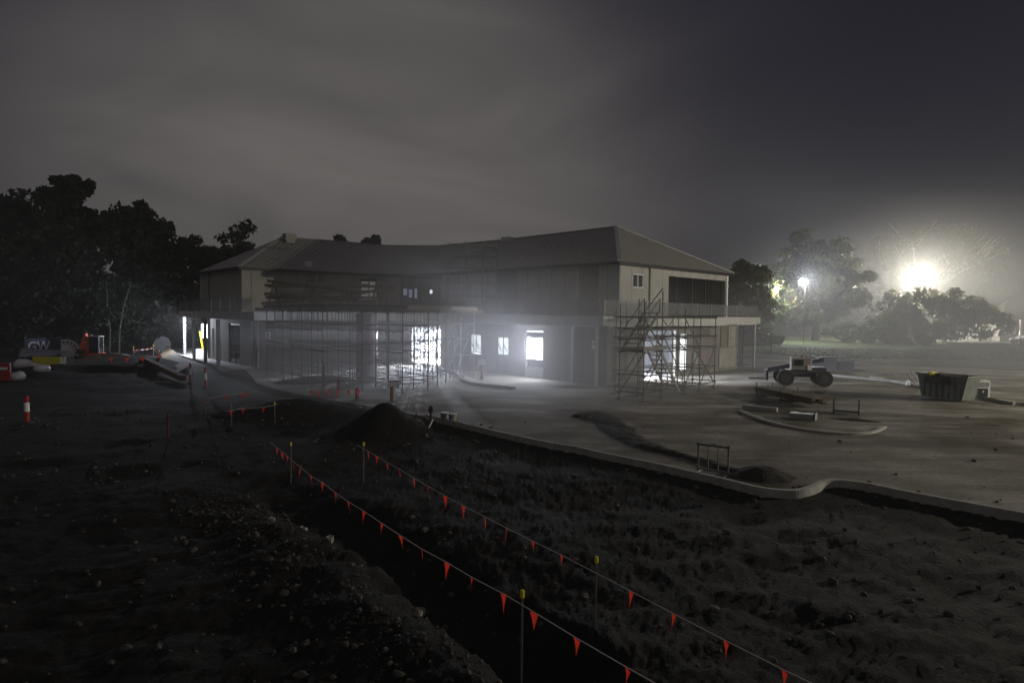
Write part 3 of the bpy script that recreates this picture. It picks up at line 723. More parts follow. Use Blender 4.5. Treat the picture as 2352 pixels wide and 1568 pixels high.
# timbers loose on the formwork
bl = ['long timber lying lowest on the formwork pile, pointing left', 'long timber resting high across the formwork pile', 'timber on the formwork sloping down to the right across the others',
      'timber in the middle of the formwork pile lying nearly level', 'short timber at the left end of the formwork pile', 'timber on the right of the formwork pile under the pale window',
      'steep short timber standing up against the grey wall on the formwork']
bs = [((612, 683), (820, 690), 40, 38), ((607, 655), (850, 654), 41, 43), ((615, 645), (830, 674), 40, 39), ((607, 675), (905, 668), 39, 41), ((600, 697), (700, 690), 39, 40), ((760, 685), (905, 660), 42, 42), ((712, 690), (728, 630), 42, 43)]
for (p, q, y0, y1), lb in zip(bs, bl):
    a_ = at(*p, y0); c_ = at(*q, y1); m_ = (a_+c_)/2
    o = MB().bar(a_-m_, c_-m_, .12, .17).build('timber_beam', timber); o.location = m_; tag(o, lb, 'timber beam', 'timbers piled on the formwork')
tr_ = thing('timber_trestle', 'timber trestle frame carrying the loose timbers on the formwork deck', 'trestle', (at(740, 700, 41).x, 41, 4.35))
for x in (-3, -.9, 1.4, 3.4):
    MB().bar((x-.2, -.5, 0), (x, 0, 1.6), .09).bar((x+.2, .5, 0), (x, 0, 1.6), .09).build('leg', timber, tr_)
MB().bar((-3.4, 0, 1.28), (3.8, 0, 1.34), .1, .16).build('rail', timber, tr_); MB().bar((-3.4, .15, .7), (3.8, .15, .62), .1, .16).build('rail', timber, tr_)
# roof scaffold at the inner corner
def roof_scaffold():
    O = at(1075, 700, 47); O.z = 4.3
    t = thing('roof_scaffold', 'slender access scaffold standing at the inner corner and rising past the gutter', 'scaffold', tuple(O))
    for x in (-1.5, -.2, 1.0, 2.0):
        for y in (0, 1.4):
            MB().tube((x, y+x*.4, 0), (x, y+x*.4, 4.9 if x > -1 else 4.2), .032, n=6).build('standard', scafm, t)
    for z in (1, 2, 3.1, 3.9, 4.7):
        for y in (0, 1.4): MB().tube((-1.6, y-.64, z), (2.1, y+.84, z), .026, n=6).build('ledger', scafm, t)
    MB().tube((-1.5, -.6, 3.1), (1.0, .4, 4.7), .024).build('brace', scafm, t); MB().tube((2, .8, 3.0), (-.2, -.1, 4.7), .024).build('brace', scafm, t)
    MB().bar((-1.6, 0, 3.0), (2.1, 1.5, 3.0), .6, .05).build('deck', timber, t)
roof_scaffold()

# ================================================================== BUNTING AND PICKETS
def flag_mesh():
    m = MB(); n = 4; w_, h_ = .125, .19
    V = []
    for j in range(n+1):
        f = j/n; hw = w_/2*(1-f)
        V.append((-hw, math.sin(f*3)*.012, -f*h_)); V.append((hw, -math.sin(f*3+.5)*.01, -f*h_))
    m.v = V; m.f = [[2*j, 2*j+1, 2*j+3, 2*j+2] for j in range(n)]; m.mi = [0]*n
    return m
_fm = None
def bunting(pxs, zs, label, sag=.0, scale=1.0, rngs=3, ends=None, group='lines of red warning flags', string=cordm):
    global _fm
    pts = []
    for (px, py, *z) in pxs: pts.append(gnd(px, py, z[0] if z else zs))
    t = thing('bunting_line', label, 'bunting', tuple(pts[0]), group=group)
    O = pts[0]; full = ([gnd(ends[0][0], ends[0][1], zs)] if ends and ends[0] else []) + pts + ([gnd(ends[1][0], ends[1][1], zs)] if ends and ends[1] else [])
    MB().path([p-O+Vector((0, 0, .004)) for p in full], .006, n=4).build('string', string, t)
    rg = random.Random(rngs)
    for i, p in enumerate(pts):
        if _fm is None:
            f = flag_mesh().build('flag', flagm); _fm = f
        else:
            f = _fm.copy(); COL.objects.link(f)
        f.parent = t; f.location = p-O
        nx = pts[min(i+1, len(pts)-1)]-pts[max(i-1, 0)]
        a_ = math.atan2(nx.y, nx.x) + rg.uniform(-.55, .35)
        f.rotation_euler = (rg.uniform(-.15, .15), rg.uniform(-.12, .12), a_); s = scale*rg.uniform(.92, 1.12); f.scale = (s*rg.uniform(.8, 1.1), s, s*rg.uniform(.9, 1.1))
    return t
L1 = [(636, 1028), (648, 1038), (660, 1048), (674, 1060), (690, 1073), (714, 1093), (741, 1108), (771, 1132), (800, 1152), (836, 1174), (877, 1202), (920, 1230), (969, 1261), (1027, 1292), (1084, 1326), (1157, 1364), (1227, 1406), (1325, 1466), (1442, 1534)]
bunting(L1, .8, 'line of red triangular flags nearest the camera running along the left edge of the trench', ends=[(622, 1016), (1560, 1600)])
L2 = [(845, 1036), (866, 1048), (889, 1062), (917, 1077), (951, 1098), (983, 1117), (1023, 1139), (1065, 1162), (1114, 1187), (1164, 1213), (1224, 1243), (1290, 1275), (1450, 1358), (1548, 1410), (1668, 1472), (1803, 1540)]
bunting(L2, .8, 'line of red triangular flags behind the trench, second from the camera', ends=[(820, 1022), (1930, 1600)], rngs=8)
bunting([(531, 942), (558, 938), (605, 935)], .7, 'pair of dim red flags on a short string left of the brown mound', ends=[(520, 944), (640, 928)], rngs=11)
bunting([(478, 915), (520, 908), (553, 904), (566, 902)], .7, 'dim red flags on the string behind the short pair, left of the dark mound', rngs=12, ends=[(470, 915), (590, 900)])
bunting([(255, 822), (292, 822), (328, 820), (366, 816)], .8, 'bright red flags strung along the dirt in front of the small excavator', rngs=13, ends=[(248, 822), (372, 812)], scale=2.0)
bunting([(715, 897), (732, 897), (755, 896), (775, 896), (800, 897), (822, 896)], .5, 'row of faint orange flags at the front of the entrance props', rngs=14, scale=1.5)
bunting([(1033, 862), (1048, 860), (1065, 853), (1081, 848), (1096, 842)], .95, 'short red and white bunting rising to the sign post beside the entrance', rngs=15, scale=1.3, ends=[(1020, 862), (1105, 838)])
def picket(px, py, zt, label, capc=yellowp, post=galv):
    q = gnd(px, py, zt); g0 = zat(q.x, q.y)-.05; h = zt-g0
    t = thing('star_picket', label, 'picket', (q.x, q.y, g0), group='yellow capped pickets')
    m = MB(); m.tube((0, 0, -.1), (0, 0, h), .012, n=6); m.box((0, 0, h*.5), (.03, .008, h)); m.build('post', scafm, t)
    MB().lathe((0, 0, h-.06), [(.022, 0), (.026, .01), (.024, .08), (.02, .09)], 10).build('cap', capc, t); return t
picket(1200, 1360, .93, 'yellow capped steel picket standing nearest the camera beside the front flag line')
picket(1370, 1282, .93, 'yellow capped steel picket on the second flag line, right of the nearest one')
picket(835, 1018, .9, 'yellow capped steel picket at the far end of the second flag line')
picket(668, 1018, .85, 'yellow capped picket at the far left end of the trench')
picket(631, 925, .8, 'yellow capped picket ending the short string of red flags')
dullcap = mat('dull_cap', (.25, .25, .12), .6)
picket(531, 930, .75, 'pale capped picket left of the two dim red flags', dullcap); picket(473, 906, .75, 'pale capped picket furthest left beside the flag string', dullcap)
picket(566, 897, .75, 'pale capped picket behind the pair of dim red flags', dullcap)
# taped pickets on the left spoil heap
def tapes():
    P4 = [(306, 825, 1.25), (316, 835, 1.3), (352, 822, 1.5), (378, 826, 1.2)]; tp = []
    lb = ['capped picket with tape at the far left corner of the taped square', 'bright capped picket with tape nearest in the taped square', 'tall capped picket at the back of the taped square', 'leaning capped picket on the right of the taped square']
    zt = [800, 805, 795, 808]
    for (px, py, h), l_, zy in zip(P4, lb, zt):
        p = gnd(px, py); top = at(px if px != 378 else 365, zy, p.y)
        t = thing('tape_post', l_, 'picket', (p.x, p.y, -.1), group='taped pickets on the spoil')
        d = top - Vector((p.x, p.y, -.1)); MB().tube((0, 0, 0), d, .035, n=6).build('post', galv, t); MB().lathe(d, [(.06, 0), (.07, .14)], 8).build('cap', yellowp, t); tp.append(top-Vector((0, 0, .15)))
    O = tp[0]; m = MB(); seq = [tp[1], tp[0], tp[2], tp[3]]
    def run(a_, c_, sag):
        pr = None
        for i in range(9):
            q = a_.lerp(c_, i/8) - O; q.z -= sag*4*(i/8)*(1-i/8)
            if pr is not None: m.bar(pr, q, .02, .09, m=i % 2)
            pr = q
    run(seq[0], seq[1], .1); run(seq[1], seq[2], .05); run(seq[2], seq[3], .1); run(seq[0], gnd(331, 832, .3), .25)
    o = m.build('barrier_tape', [whitep, redp]); o.location = O; tag(o, 'red and white barrier tape strung round the taped pickets', 'tape')
tapes()
def bollard(px, py, h, label, r=.05, band=True, col=redp, base=True):
    p = gnd(px, py); t = thing('site_bollard', label, 'bollard', (p.x, p.y, max(-.05, zat(p.x, p.y)-.04)), group='red site bollards')
    MB().lathe((0, 0, 0), [(r*1.1, 0), (r, .05), (r, h-.04), (r*.7, h)], 12).build('post', col, t)
    if band: MB().lathe((0, 0, h*.42), [(r*1.15, 0), (r*1.15, h*.33)], 12).build('reflective_band', reflw, t)
    if base: MB().lathe((0, 0, 0), [(r*3.2, 0), (r*3, .04), (r*1.4, .07)], 12).build('base', rubber, t)
    return t
bollard(62, 968, 1.0, 'red bollard with a glaring white band on the dark ground at the far left', .075)
bollard(437, 878, 1.15, 'red bollard with a white band, left of the pair below the porch', .058)
bollard(472, 890, 1.1, 'red bollard with a white band, right of the pair below the porch', .06)
bollard(386, 1002, .8, 'thin dim red stake alone on the dark dirt', .03, False, mat('dull_red_paint', (.12, .02, .02), .8), base=False)
bollard(743, 890, 1.35, 'tall orange red bollard standing under the left of the falsework', .09, False, orangep)
bollard(778, 895, .6, 'short orange bollard under the falsework', .10, False, orangep)
bollard(820, 918, .6, 'orange bollard at the front edge of the falsework, left of the round column', .10, False, orangep)
bollard(1107, 872, 1.0, 'orange bollard carrying a small pale board beside the two frosted doors', .11, False, orangep)
bollard(900, 922, .75, 'orange bollard in front of the props behind the dark mound', .09, False, orangep)
p = gnd(1107, 872); o = MB().box((0, 0, 0), (.5, .03, .36)).build('sign_board', whitep); o.location = (p.x, p.y-.1, 1.12); tag(o, 'small pale sign board clipped to the orange bollard by the frosted doors', 'sign')
p = gnd(905, 916); o = MB().box((0, 0, 0), (.5, .03, .36)).box((0, -.02, .14), (.5, .01, .05), m=1).build('sign_board', [whitep, redp]); o.location = (p.x, p.y, .7); tag(o, 'pale sign board with red top edge among the front props', 'sign')
# ================================================================== SMALL THINGS IN THE YARD
def bucket(px, py, label):
    p = gnd(px, py); t = thing('bucket', label, 'bucket', (p.x, p.y, 0.0), group='pails beside the kerb')
    MB().lathe((0, 0, 0), [(.125, 0), (.155, .3), (.165, .3), (.165, .33), (.14, .33), (.12, .05)], 16).build('pail', formp, t); MB().lathe((0, 0, .335), [(.155, 0), (.15, .02)], 16).build('lid', whitep, t)
bucket(1021, 968, 'pale pail standing left of its twin by the kerb'); bucket(1040, 971, 'pale pail standing right of its twin by the kerb')
p = gnd(989, 975); o = MB().box((0, 0, .33), (.07, .05, .75)).box((0, 0, .55), (.16, .03, .2)).build('survey_stake', timber); o.location = (p.x, p.y, 0); tag(o, 'dark stake standing between the mound and the pails', 'stake')
p = gnd(985, 985); o = MB().bar((0, 0, .05), (.12, .2, .32), .03).build('white_peg', whitep); o.location = (p.x, p.y, 0); tag(o, 'short white peg leaning beside the dark stake', 'peg')
def frame_stillage():
    p = gnd(1603, 1084); q = gnd(1672, 1094); t = thing('steel_rack', 'upright dark steel rack standing on the kerb beside the sand heap', 'rack', tuple(p), math.atan2((q-p).y, (q-p).x))
    l = (q-p).length; h = .78
    for x in (0, l): MB().bar((x, 0, .02), (x, 0, h), .04).box((x, 0, h-.03), (.07, .07, .07)).build('post', scafd, t)
    MB().bar((0, 0, h-.04), (l, 0, h-.04), .035, .05).build('rail', scafd, t); MB().bar((0, 0, .1), (l, 0, .1), .035, .04).build('rail', scafd, t)
    for k in (1, 2): MB().bar((l*k/3, 0, .1), (l*k/3, 0, h-.05), .025, .04).build('bar', scafd, t)
    for x in (0, l): MB().bar((x-.02, -.3, .025), (x+.02, .3, .025), .035, .04).build('foot', galv, t)
frame_stillage()
def stillage(px, py, L_, W_, h, ang, label, load=True, name='stillage'):
    p = gnd(px, py); t = thing(name, label, 'stillage', tuple(p), ang)
    for x in (0, L_):
        for y in (0, W_): MB().bar((x, y, 0), (x, y, h), .05).build('post', scafd, t)
    MB().box((L_/2, W_/2, .14), (L_-.05, W_-.05, .08)).build('base', scafd, t)
    return t
a0 = gnd(1725, 905); a1 = gnd(1865, 938); an = math.atan2((a1-a0).y, (a1-a0).x)
for i, (px, py, lb) in enumerate(((1737, 905, 'left'), (1793, 918, 'right'))):
    stillage(px, py, 1.1, .9, .62, an, 'steel stillage under the %s half of the plank stack' % lb)
t = thing('plank_stack', 'long stack of rough planks lying in the steel stillages on the lit yard', 'plank stack', tuple(a0), an)
rg = random.Random(2); ln = (a1-a0).length
for k in range(5):
    for j in range(3):
        MB().box((ln/2+rg.uniform(-.25, .25), .15+j*.26, .2+k*.055), (ln-rg.uniform(0, .7), .23, .045), rg.uniform(-.02, .02)).build('plank', timber, t)
stillage(1914, 950, .95, .6, .6, R(-28), 'empty dark steel stillage with four corner posts right of the plank stack')
p = gnd(1745, 942); o = MB().box((0, 0, .09), (1.45, .22, .18), R(-35)).build('concrete_block', concrete, bevel=.01); o.location = (p.x, p.y, 0); tag(o, 'low long block lying in front of the plank stack', 'block')
p = gnd(1842, 962); t = thing('plywood_box', 'shallow box with a pale end board on the yard left of the empty stillage', 'box', (p.x, p.y, 0), R(-32))
MB().box((0, 0, .12), (.85, .5, .24)).build('box_body', galv, t); MB().box((.5, .05, .14), (.03, .62, .28)).build('end_board', formp, t)
def heap(px, py, rx, ry, h, label, m, ang=0, name='dirt_heap', nr=26):
    p = gnd(px, py); n = 36; V = []; Fc = []; sd = Vector((px*.1, py*.1, 3))
    for j in range(nr+1):
        f = j/nr
        for i in range(n):
            t_ = 2*math.pi*i/n; wob = 1+.18*noise.noise(Vector((math.cos(t_), math.sin(t_), 0))*1.5+sd)
            x = math.cos(t_)*rx*f*wob; y = math.sin(t_)*ry*f*wob
            z = h*(1-f*f)**1.5 + (noise.fractal(Vector((x, y, 0))*3+sd, .8, 2.1, 4)*.10*h*(1-f)) - .03*f
            V.append((x*math.cos(ang)-y*math.sin(ang), x*math.sin(ang)+y*math.cos(ang), z))
    for j in range(nr):
        for i in range(n): a_ = j*n+i; c_ = j*n+(i+1) % n; Fc.append((a_, c_, c_+n, a_+n))
    me = bpy.data.meshes.new(name); me.from_pydata(V, [], Fc); me.materials.append(m); me.polygons.foreach_set('use_smooth', [True]*len(Fc))
    o = bpy.data.objects.new(name, me); COL.objects.link(o); o.location = (p.x, p.y, 0.005); tag(o, label, 'heap'); return o
heap(1752, 1092, .95, .85, .24, 'rounded dark sand heap on the yard beside the steel rack', soil)
def trail():
    pts = smooth_line([tuple(gnd(*q).xy) for q in ((1325, 958), (1362, 950), (1400, 972), (1440, 1003), (1490, 1026), (1550, 1042), (1600, 1056), (1660, 1074), (1720, 1096))], 10)
    wd = [.25, .62, .6, .55, .42, .3, .26, .34, .2]; V = []; Fc = []; O = Vector((*pts[0], 0)); nC = 9
    for i, (x, y) in enumerate(pts):
        f = i/(len(pts)-1)*(len(wd)-1); k = min(int(f), len(wd)-2); w_ = wd[k]*(1-f+k)+wd[k+1]*(f-k); nx_ = pts[min(i+1, len(pts)-1)]; pv = pts[max(i-1, 0)]
        d = Vector((nx_[0]-pv[0], nx_[1]-pv[1], 0)).normalized(); n_ = Vector((-d.y, d.x, 0)); w_ *= 1+.35*noise.noise(Vector((x, y, 0))*1.6)
        for j in range(nC):
            u = j/(nC-1)*2-1; p = Vector((x, y, 0))+n_*u*w_*(1+.2*noise.noise(Vector((x*3, y*3, u)))); p.z = .003+.09*(1-u*u)*(1+.9*noise.noise(p*2.6))-.004*(abs(u) > .9)
            V.append(tuple(p-O))
    for i in range(len(pts)-1):
        for j in range(nC-1): a_ = i*nC+j; Fc.append((a_, a_+1, a_+nC+1, a_+nC))
    me = bpy.data.meshes.new('soil_trail'); me.from_pydata(V, [], Fc); me.materials.append(soil); me.polygons.foreach_set('use_smooth', [True]*len(Fc))
    o = bpy.data.objects.new('soil_trail', me); COL.objects.link(o); o.location = O; tag(o, 'dark winding trail of spilt wet soil across the yard to the steel rack', 'soil trail')
trail()
heap(1308, 889, 1.7, .8, .16, 'flat dark soil patch against the right wing wall', soil, R(-20))
heap(730, 876, 3.0, 1.2, .35, 'grey rubble bank under the left of the falsework', dirt, R(30)); heap(1965, 965, 1.2, .35, .08, 'low dark strip below the empty stillage', soil, R(-25))  # rubble bank, then a low dark strip by the empty stillage
lit_spoil = ramp_mat('spoil_painted_lit', [(.3, (.10, .09, .07)), (.5, (.27, .245, .2)), (.72, (.42, .39, .33))], 1.6, bump=1.0, bs=5)  # spoil colour raised to stand for lamplight on the heaps
heap(255, 832, 3.4, 1.3, .75, 'lumpy spoil heap paled as if lamplit behind the bright red flags', lit_spoil); heap(335, 836, 3.0, 1.5, .6, 'spoil paled as if lamplit below the taped pickets', lit_spoil, .3); heap(402, 833, 1.6, 1.0, .28, 'spoil heap paled as if lamplit, nearest the lit porch', lit_spoil, .2)
# kerbed island
isl = smooth_line([tuple(gnd(*q).xy) for q in ((1700, 945), (1760, 968), (1830, 985), (1900, 995), (1960, 998), (2005, 994), (2032, 982))])
m = MB()
for i in range(len(isl)-1): m.bar((isl[i][0], isl[i][1], .03), (isl[i+1][0], isl[i+1][1], .03), .14, .09)
tag(m.build('island_kerb', kerbm), kind='structure')
for i, (pa, pb) in enumerate((((2000, 868), (2330, 930)), ((1890, 862), (2120, 884)), ((2240, 915), (2420, 940)))):
    a_ = gnd(*pa); c_ = gnd(*pb); o = MB().bar((a_.x, a_.y, .07), (c_.x, c_.y, .07), .15, .15).build('kerb_strip', kerbm); tag(o, kind='structure')
# entrance kerb curve
ec = smooth_line([tuple(gnd(*q).xy) for q in ((1010, 852), (1035, 856), (1055, 863), (1062, 874), (1080, 882), (1120, 888), (1180, 894))])
m = MB()
for i in range(len(ec)-1): m.bar((ec[i][0], ec[i][1], .07), (ec[i+1][0], ec[i+1][1], .07), .3, .16)
tag(m.build('entrance_kerb', soil), kind='structure')
# pipes
for px, py, qx, qy, z0, z1, lb in ((1960, 848, 2062, 862, .1, .1, 'long pale pipe lying beyond the yard kerb'), (2084, 858, 2104, 882, .9, .1, 'pale pole leaning down toward the skip, left of its twin'), (2092, 852, 2112, 878, .9, .1, 'thicker grey pole leaning down toward the skip')):
    a_ = gnd(px, py, z0); c_ = gnd(qx, qy, z1); m_ = (a_+c_)/2
    o = MB().tube(a_-m_, c_-m_, .035, n=8).build('pipe', galv); o.location = m_; tag(o, lb, 'pipe')
# skip bin
skm = mat('skip_green_paint', (.13, .14, .12), .6, var=.3, vs=2)
def skip(px, py, L_, W_, h, ang, label, m, name='skip_bin'):
    p = gnd(px, py); t = thing(name, label, 'skip bin', (p.x, p.y, 0), ang); s = .25
    m1_ = MB(); k = 0
    b0 = [(-L_/2+s, -W_/2, .08), (L_/2-s, -W_/2, .08), (L_/2-s, W_/2, .08), (-L_/2+s, W_/2, .08)]; t0 = [(-L_/2, -W_/2, h), (L_/2, -W_/2, h), (L_/2, W_/2, h), (-L_/2, W_/2, h)]
    for i in range(4): j = (i+1) % 4; m1_.face([b0[i], b0[j], t0[j], t0[i]])
    m1_.face(b0[::-1]); ins = [(x*.96, y*.94, z) for x, y, z in t0]; inb = [(x*.94, y*.92, .14) for x, y, z in b0]
    for i in range(4): j = (i+1) % 4; m1_.face([t0[i], t0[j], ins[j], ins[i]]); m1_.face([ins[i], ins[j], inb[j], inb[i]])
    m1_.face(inb); m1_.build('bin_body', m, t)
    for k in range(7):
        x = -L_/2+s+.1+(L_-2*s-.2)*k/6; [MB().box((x, sy*(W_/2+.03), h*.5), (.08, .06, h*.8)).build('rib', m, t) for sy in (-1, 1)]
    m2_ = MB(); m2_.box((0, -W_/2-.03, h-.04), (L_+.1, .09, .09)).box((0, W_/2+.03, h-.04), (L_+.1, .09, .09)).box((-L_/2, 0, h-.03), (.08, W_-.04, .08)).box((L_/2, 0, h-.03), (.08, W_-.04, .08)); m2_.build('rim', m, t)
    return t
pS = gnd(2118, 912); pE = gnd(2245, 928); sk = skip(2176, 917, (pE-pS).length*.93, 1.0, 1.28, math.atan2((pE-pS).y, (pE-pS).x), 'dark green ribbed skip bin at the right of the yard', skm)
o = MB().box((0, 0, 0), (.3, .25, .14)).box((.12, 0, -.09), (.05, .25, .08)).build('yellow_tub', yellowp); o.location = sk.location + Vector((-.7, .1, 1.3)); tag(o, 'small yellow tub on top of the rubbish in the green skip', 'tub')
o = MB().box((0, 0, 0), (1.6, 1.1, .35), .1).box((-.4, .2, .2), (.7, .6, .3), .5).box((.5, -.1, .2), (.6, .5, .2), -.4).build('rubbish_load', soil); o.location = sk.location + Vector((0, 0, .98)); tag(o, 'dark rubbish heaped inside the green skip', 'rubbish')
p = gnd(2258, 918); t = thing('generator_cabinet', 'white and black cabinet with red top edge right of the green skip', 'cabinet', (p.x, p.y, 0), R(-8))
MB().box((0, .35, .5), (.62, .7, .95)).build('cabinet_body', whitep, t); MB().box((-.03, -.01, .33), (.46, .03, .5)).build('black_panel', blackp, t); MB().box((0, -.012, .78), (.5, .03, .22)).build('label_panel', galv, t)
MB().box((-.55, .35, .98), (1.1, .7, .03)).build('red_cover', redp, t); MB().box((-.55, .35, .52), (.5, .5, .88)).build('grey_box', galv, t); MB().box((-.03, -.03, .42), (.05, .02, .12), 0, ry=.5).build('mark', whitep, t)
p = gnd(2085, 886); o = MB().lathe((0, 0, 0), [(.13, 0), (.1, .28), (.05, .33)], 10).build('cement_bag', whitep); o.location = p; tag(o, 'small pale bag standing left of the green skip', 'bag')
# telehandler
dkblue = mat('machine_dark_paint', (.07, .073, .08), .5, var=.2, vs=3)
def telehandler():
    p = gnd(1842, 884); t = thing('telehandler', 'small four wheeled telehandler with a pale cab box parked across the yard', 'telehandler', (p.x, p.y, 0), R(-14))
    for x in (-1.05, 1.05):
        for y in (-.75, .75):
            w_ = MB().lathe((x, y, .48), [(.3, -.17), (.46, -.17), (.48, -.1), (.48, .1), (.46, .17), (.3, .17)], 20, axis='X', rz=R(90)); w_ = w_.build('wheel', rubber, t, smooth=False)
            rim_ = MB().lathe((x, y, .48), [(.26, -.18), (.26, .18)], 14, axis='X', rz=R(90)).build('rim', dkblue, t); rim_.parent = w_
    MB().box((0, 0, .72), (2.5, .95, .4)).box((.75, 0, 1.0), (1.0, .9, .25)).build('chassis', dkblue, t, bevel=.04)
    c = MB(); c.box((-.15, -.28, 1.3), (1.15, .55, .75)); c.build('cab', formp, t, bevel=.05)
    MB().box((-.3, -.57, 1.38), (.5, .02, .36)).build('cab_window', glassd, t); MB().box((.28, -.57, 1.1), (.2, .02, .3)).build('side_panel', whitep, t)
    MB().bar((1.2, .3, 1.55), (-1.9, .3, .85), .22, .26).build('boom', dkblue, t); MB().box((-2.0, .3, .55), (.12, 1.1, .6)).build('fork_carriage', blackp, t)
    for y in (.0, .6): MB().box((-2.5, y, .3), (1.0, .1, .05)).build('fork', blackp, t)
    MB().lathe((-.1, -.28, 1.68), [(.05, 0), (.05, .1)], 8).build('beacon', orangep, t)
telehandler()
p = gnd(1905, 862); o = MB().box((0, 0, .55), (1.6, .9, 1.0), R(-14)).box((0, 0, 1.1), (1.8, 1.05, .06), R(-14)).box((1.3, -.2, .5), (1.5, .7, .7), R(-14)).build('tarped_pallet', mat('blue_grey_tarp', (.08, .085, .10), .6, var=.3, vs=2), bevel=.05); o.location = (p.x+1, p.y+3, 0); tag(o, 'blue grey tarp covered pallets behind the telehandler', 'pallet load')
# porch things
p = gnd(468, 812); o = MB().tube((0, 0, 0), (-.45, .2, 2.1), .09, n=10).build('yellow_pole', yellowp); o.location = p; tag(o, 'yellow pole leaning upright under the lit porch', 'pole')
p = gnd(466, 813); o = MB().lathe((0, 0, 0), [(.55, 0), (.5, .2), (.2, .4)], 10).box((-.4, .1, .25), (.5, .5, .45), .4).build('cement_bag', [whitep]); o.location = p; tag(o, 'white bags slumped at the foot of the yellow pole', 'bags')
# formwork ramp board beside the porch (dark sloping sheet)
o = MB().face([gnd(385, 806)+Vector((0, 0, .5)), gnd(440, 850)+Vector((0, 0, .35)), gnd(405, 858), gnd(366, 818)]).build('trench_sheet', timber); 
mod = o.modifiers.new('thickness', 'SOLIDIFY'); mod.thickness = .05; tag(o, 'dark sloping timber sheet beside the lit porch', 'timber sheet')
a_ = gnd(333, 826, .5); c_ = gnd(420, 868, .2); m_ = (a_+c_)/2; o = MB().bar(a_-m_, c_-m_, .35, .3).build('retaining_beam', mat('rusty_beam', (.10, .035, .025), .9, var=.3)); o.location = m_; tag(o, 'rusty dark beam running down the spoil toward the bollards', 'beam')
o = MB().bar((-.6, -.1, .05), (.6, .1, .05), .12, .04).build('pale_board', formp); g_ = gnd(368, 879); o.location = (g_.x, g_.y, max(0, zat(g_.x, g_.y))); tag(o, 'pale board lying on the dark dirt left of the bollards', 'board')

# ================================================================== LEFT SIDE PLANT
def drum(px, py, r, wd, ang, label, m, m2):
    p = gnd(px, py); t = thing('cable_drum', label, 'cable drum', (p.x, p.y, zat(p.x, p.y)), ang, group='cable drums')
    for s in (-1, 1):
        MB().lathe((s*wd/2, 0, r), [(r, -.04), (r, .04)], 28, axis='X').build('flange', m2, t)
    for s in (-1,):
        rimm = MB()
        for i in range(28):
            a0_ = 2*math.pi*i/28; a1_ = 2*math.pi*(i+1)/28
            rimm.bar((s*(wd/2+.06), r*.93*math.cos(a0_), r+r*.93*math.sin(a0_)), (s*(wd/2+.06), r*.93*math.cos(a1_), r+r*.93*math.sin(a1_)), .05, .13)
        rimm.build('rim_ring', m, t)
        for i in range(16):
            a_ = 2*math.pi*i/16; MB().bar((s*(wd/2+.06), r*.22*math.cos(a_), r+r*.22*math.sin(a_)), (s*(wd/2+.06), r*.78*math.cos(a_), r+r*.78*math.sin(a_)), .04, r*.16).build('spoke', m, t)
        MB().lathe((s*(wd/2+.07), 0, r), [(r*.24, -.04), (r*.24, .04)], 20, axis='X').build('hub', m, t)
    MB().lathe((0, 0, r), [(r*.55, -wd/2+.04), (r*.55, wd/2-.04)], 20, axis='X').build('barrel', m2, t)
drum(152, 829, .9, 1.0, R(123), 'big cable drum with white radial spokes beside the small excavator', whitep, dkblue)
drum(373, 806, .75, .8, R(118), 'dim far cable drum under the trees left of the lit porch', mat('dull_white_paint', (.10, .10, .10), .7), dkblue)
digr = mat('digger_orange_paint', (.85, .11, .04), .5, var=.2, vs=4)
def excavator():
    p = gnd(212, 828); t = thing('mini_excavator', 'small orange red excavator with raised boom and glazed cab near the trees', 'excavator', (p.x, p.y, zat(p.x, p.y)), R(10))
    for y in (-.6, .6):
        tr = MB(); tr.box((0, y, .25), (1.7, .3, .46)); tr.lathe((-.85, y, .25), [(.23, -.15), (.23, .15)], 12, axis='X', rz=R(90)); tr.lathe((.85, y, .25), [(.23, -.15), (.23, .15)], 12, axis='X', rz=R(90)); tr.build('track', rubber, t)
    MB().box((0, 0, .6), (1.5, 1.3, .22)).box((-.55, 0, .95), (.6, 1.25, .55)).build('body', digr, t, bevel=.05)
    MB().box((.35, -.2, 1.35), (.75, .8, 1.25)).build('cab', glassd, t, bevel=.04)
    for x, y in ((0, -.6), (.72, -.6), (0, .2), (.72, .2)): MB().bar((x, y, .7), (x, y, 2.0), .06).build('cab_pillar', galv, t)
    MB().box((.36, -.2, 2.02), (.85, .9, .07)).build('cab_roof', galv, t)
    MB().bar((-.1, -.7, .8), (-.12, -.8, 2.25), .2, .24).build('boom', digr, t); MB().bar((-.12, -.8, 2.25), (-.32, -1.15, 1.0), .15, .18).build('stick', digr, t)
    MB().tube((-.1, -.88, 1.0), (-.12, -.95, 1.9), .05).build('hydraulic_ram', galv, t)
    bk_ = MB(); bk_.lathe((-.35, -1.15, .85), [(.22, -.22), (.22, .22)], 8, axis='X', rz=R(90)); bk_.build('bucket', blackp, t); MB().lathe((-.12, -.8, 2.35), [(.06, 0), (.06, .14)], 8).build('beacon', orangep, t)
    MB().box((.1, -.3, 2.1), (.14, .06, .08)).build('work_lamp', whitep, t)
excavator()
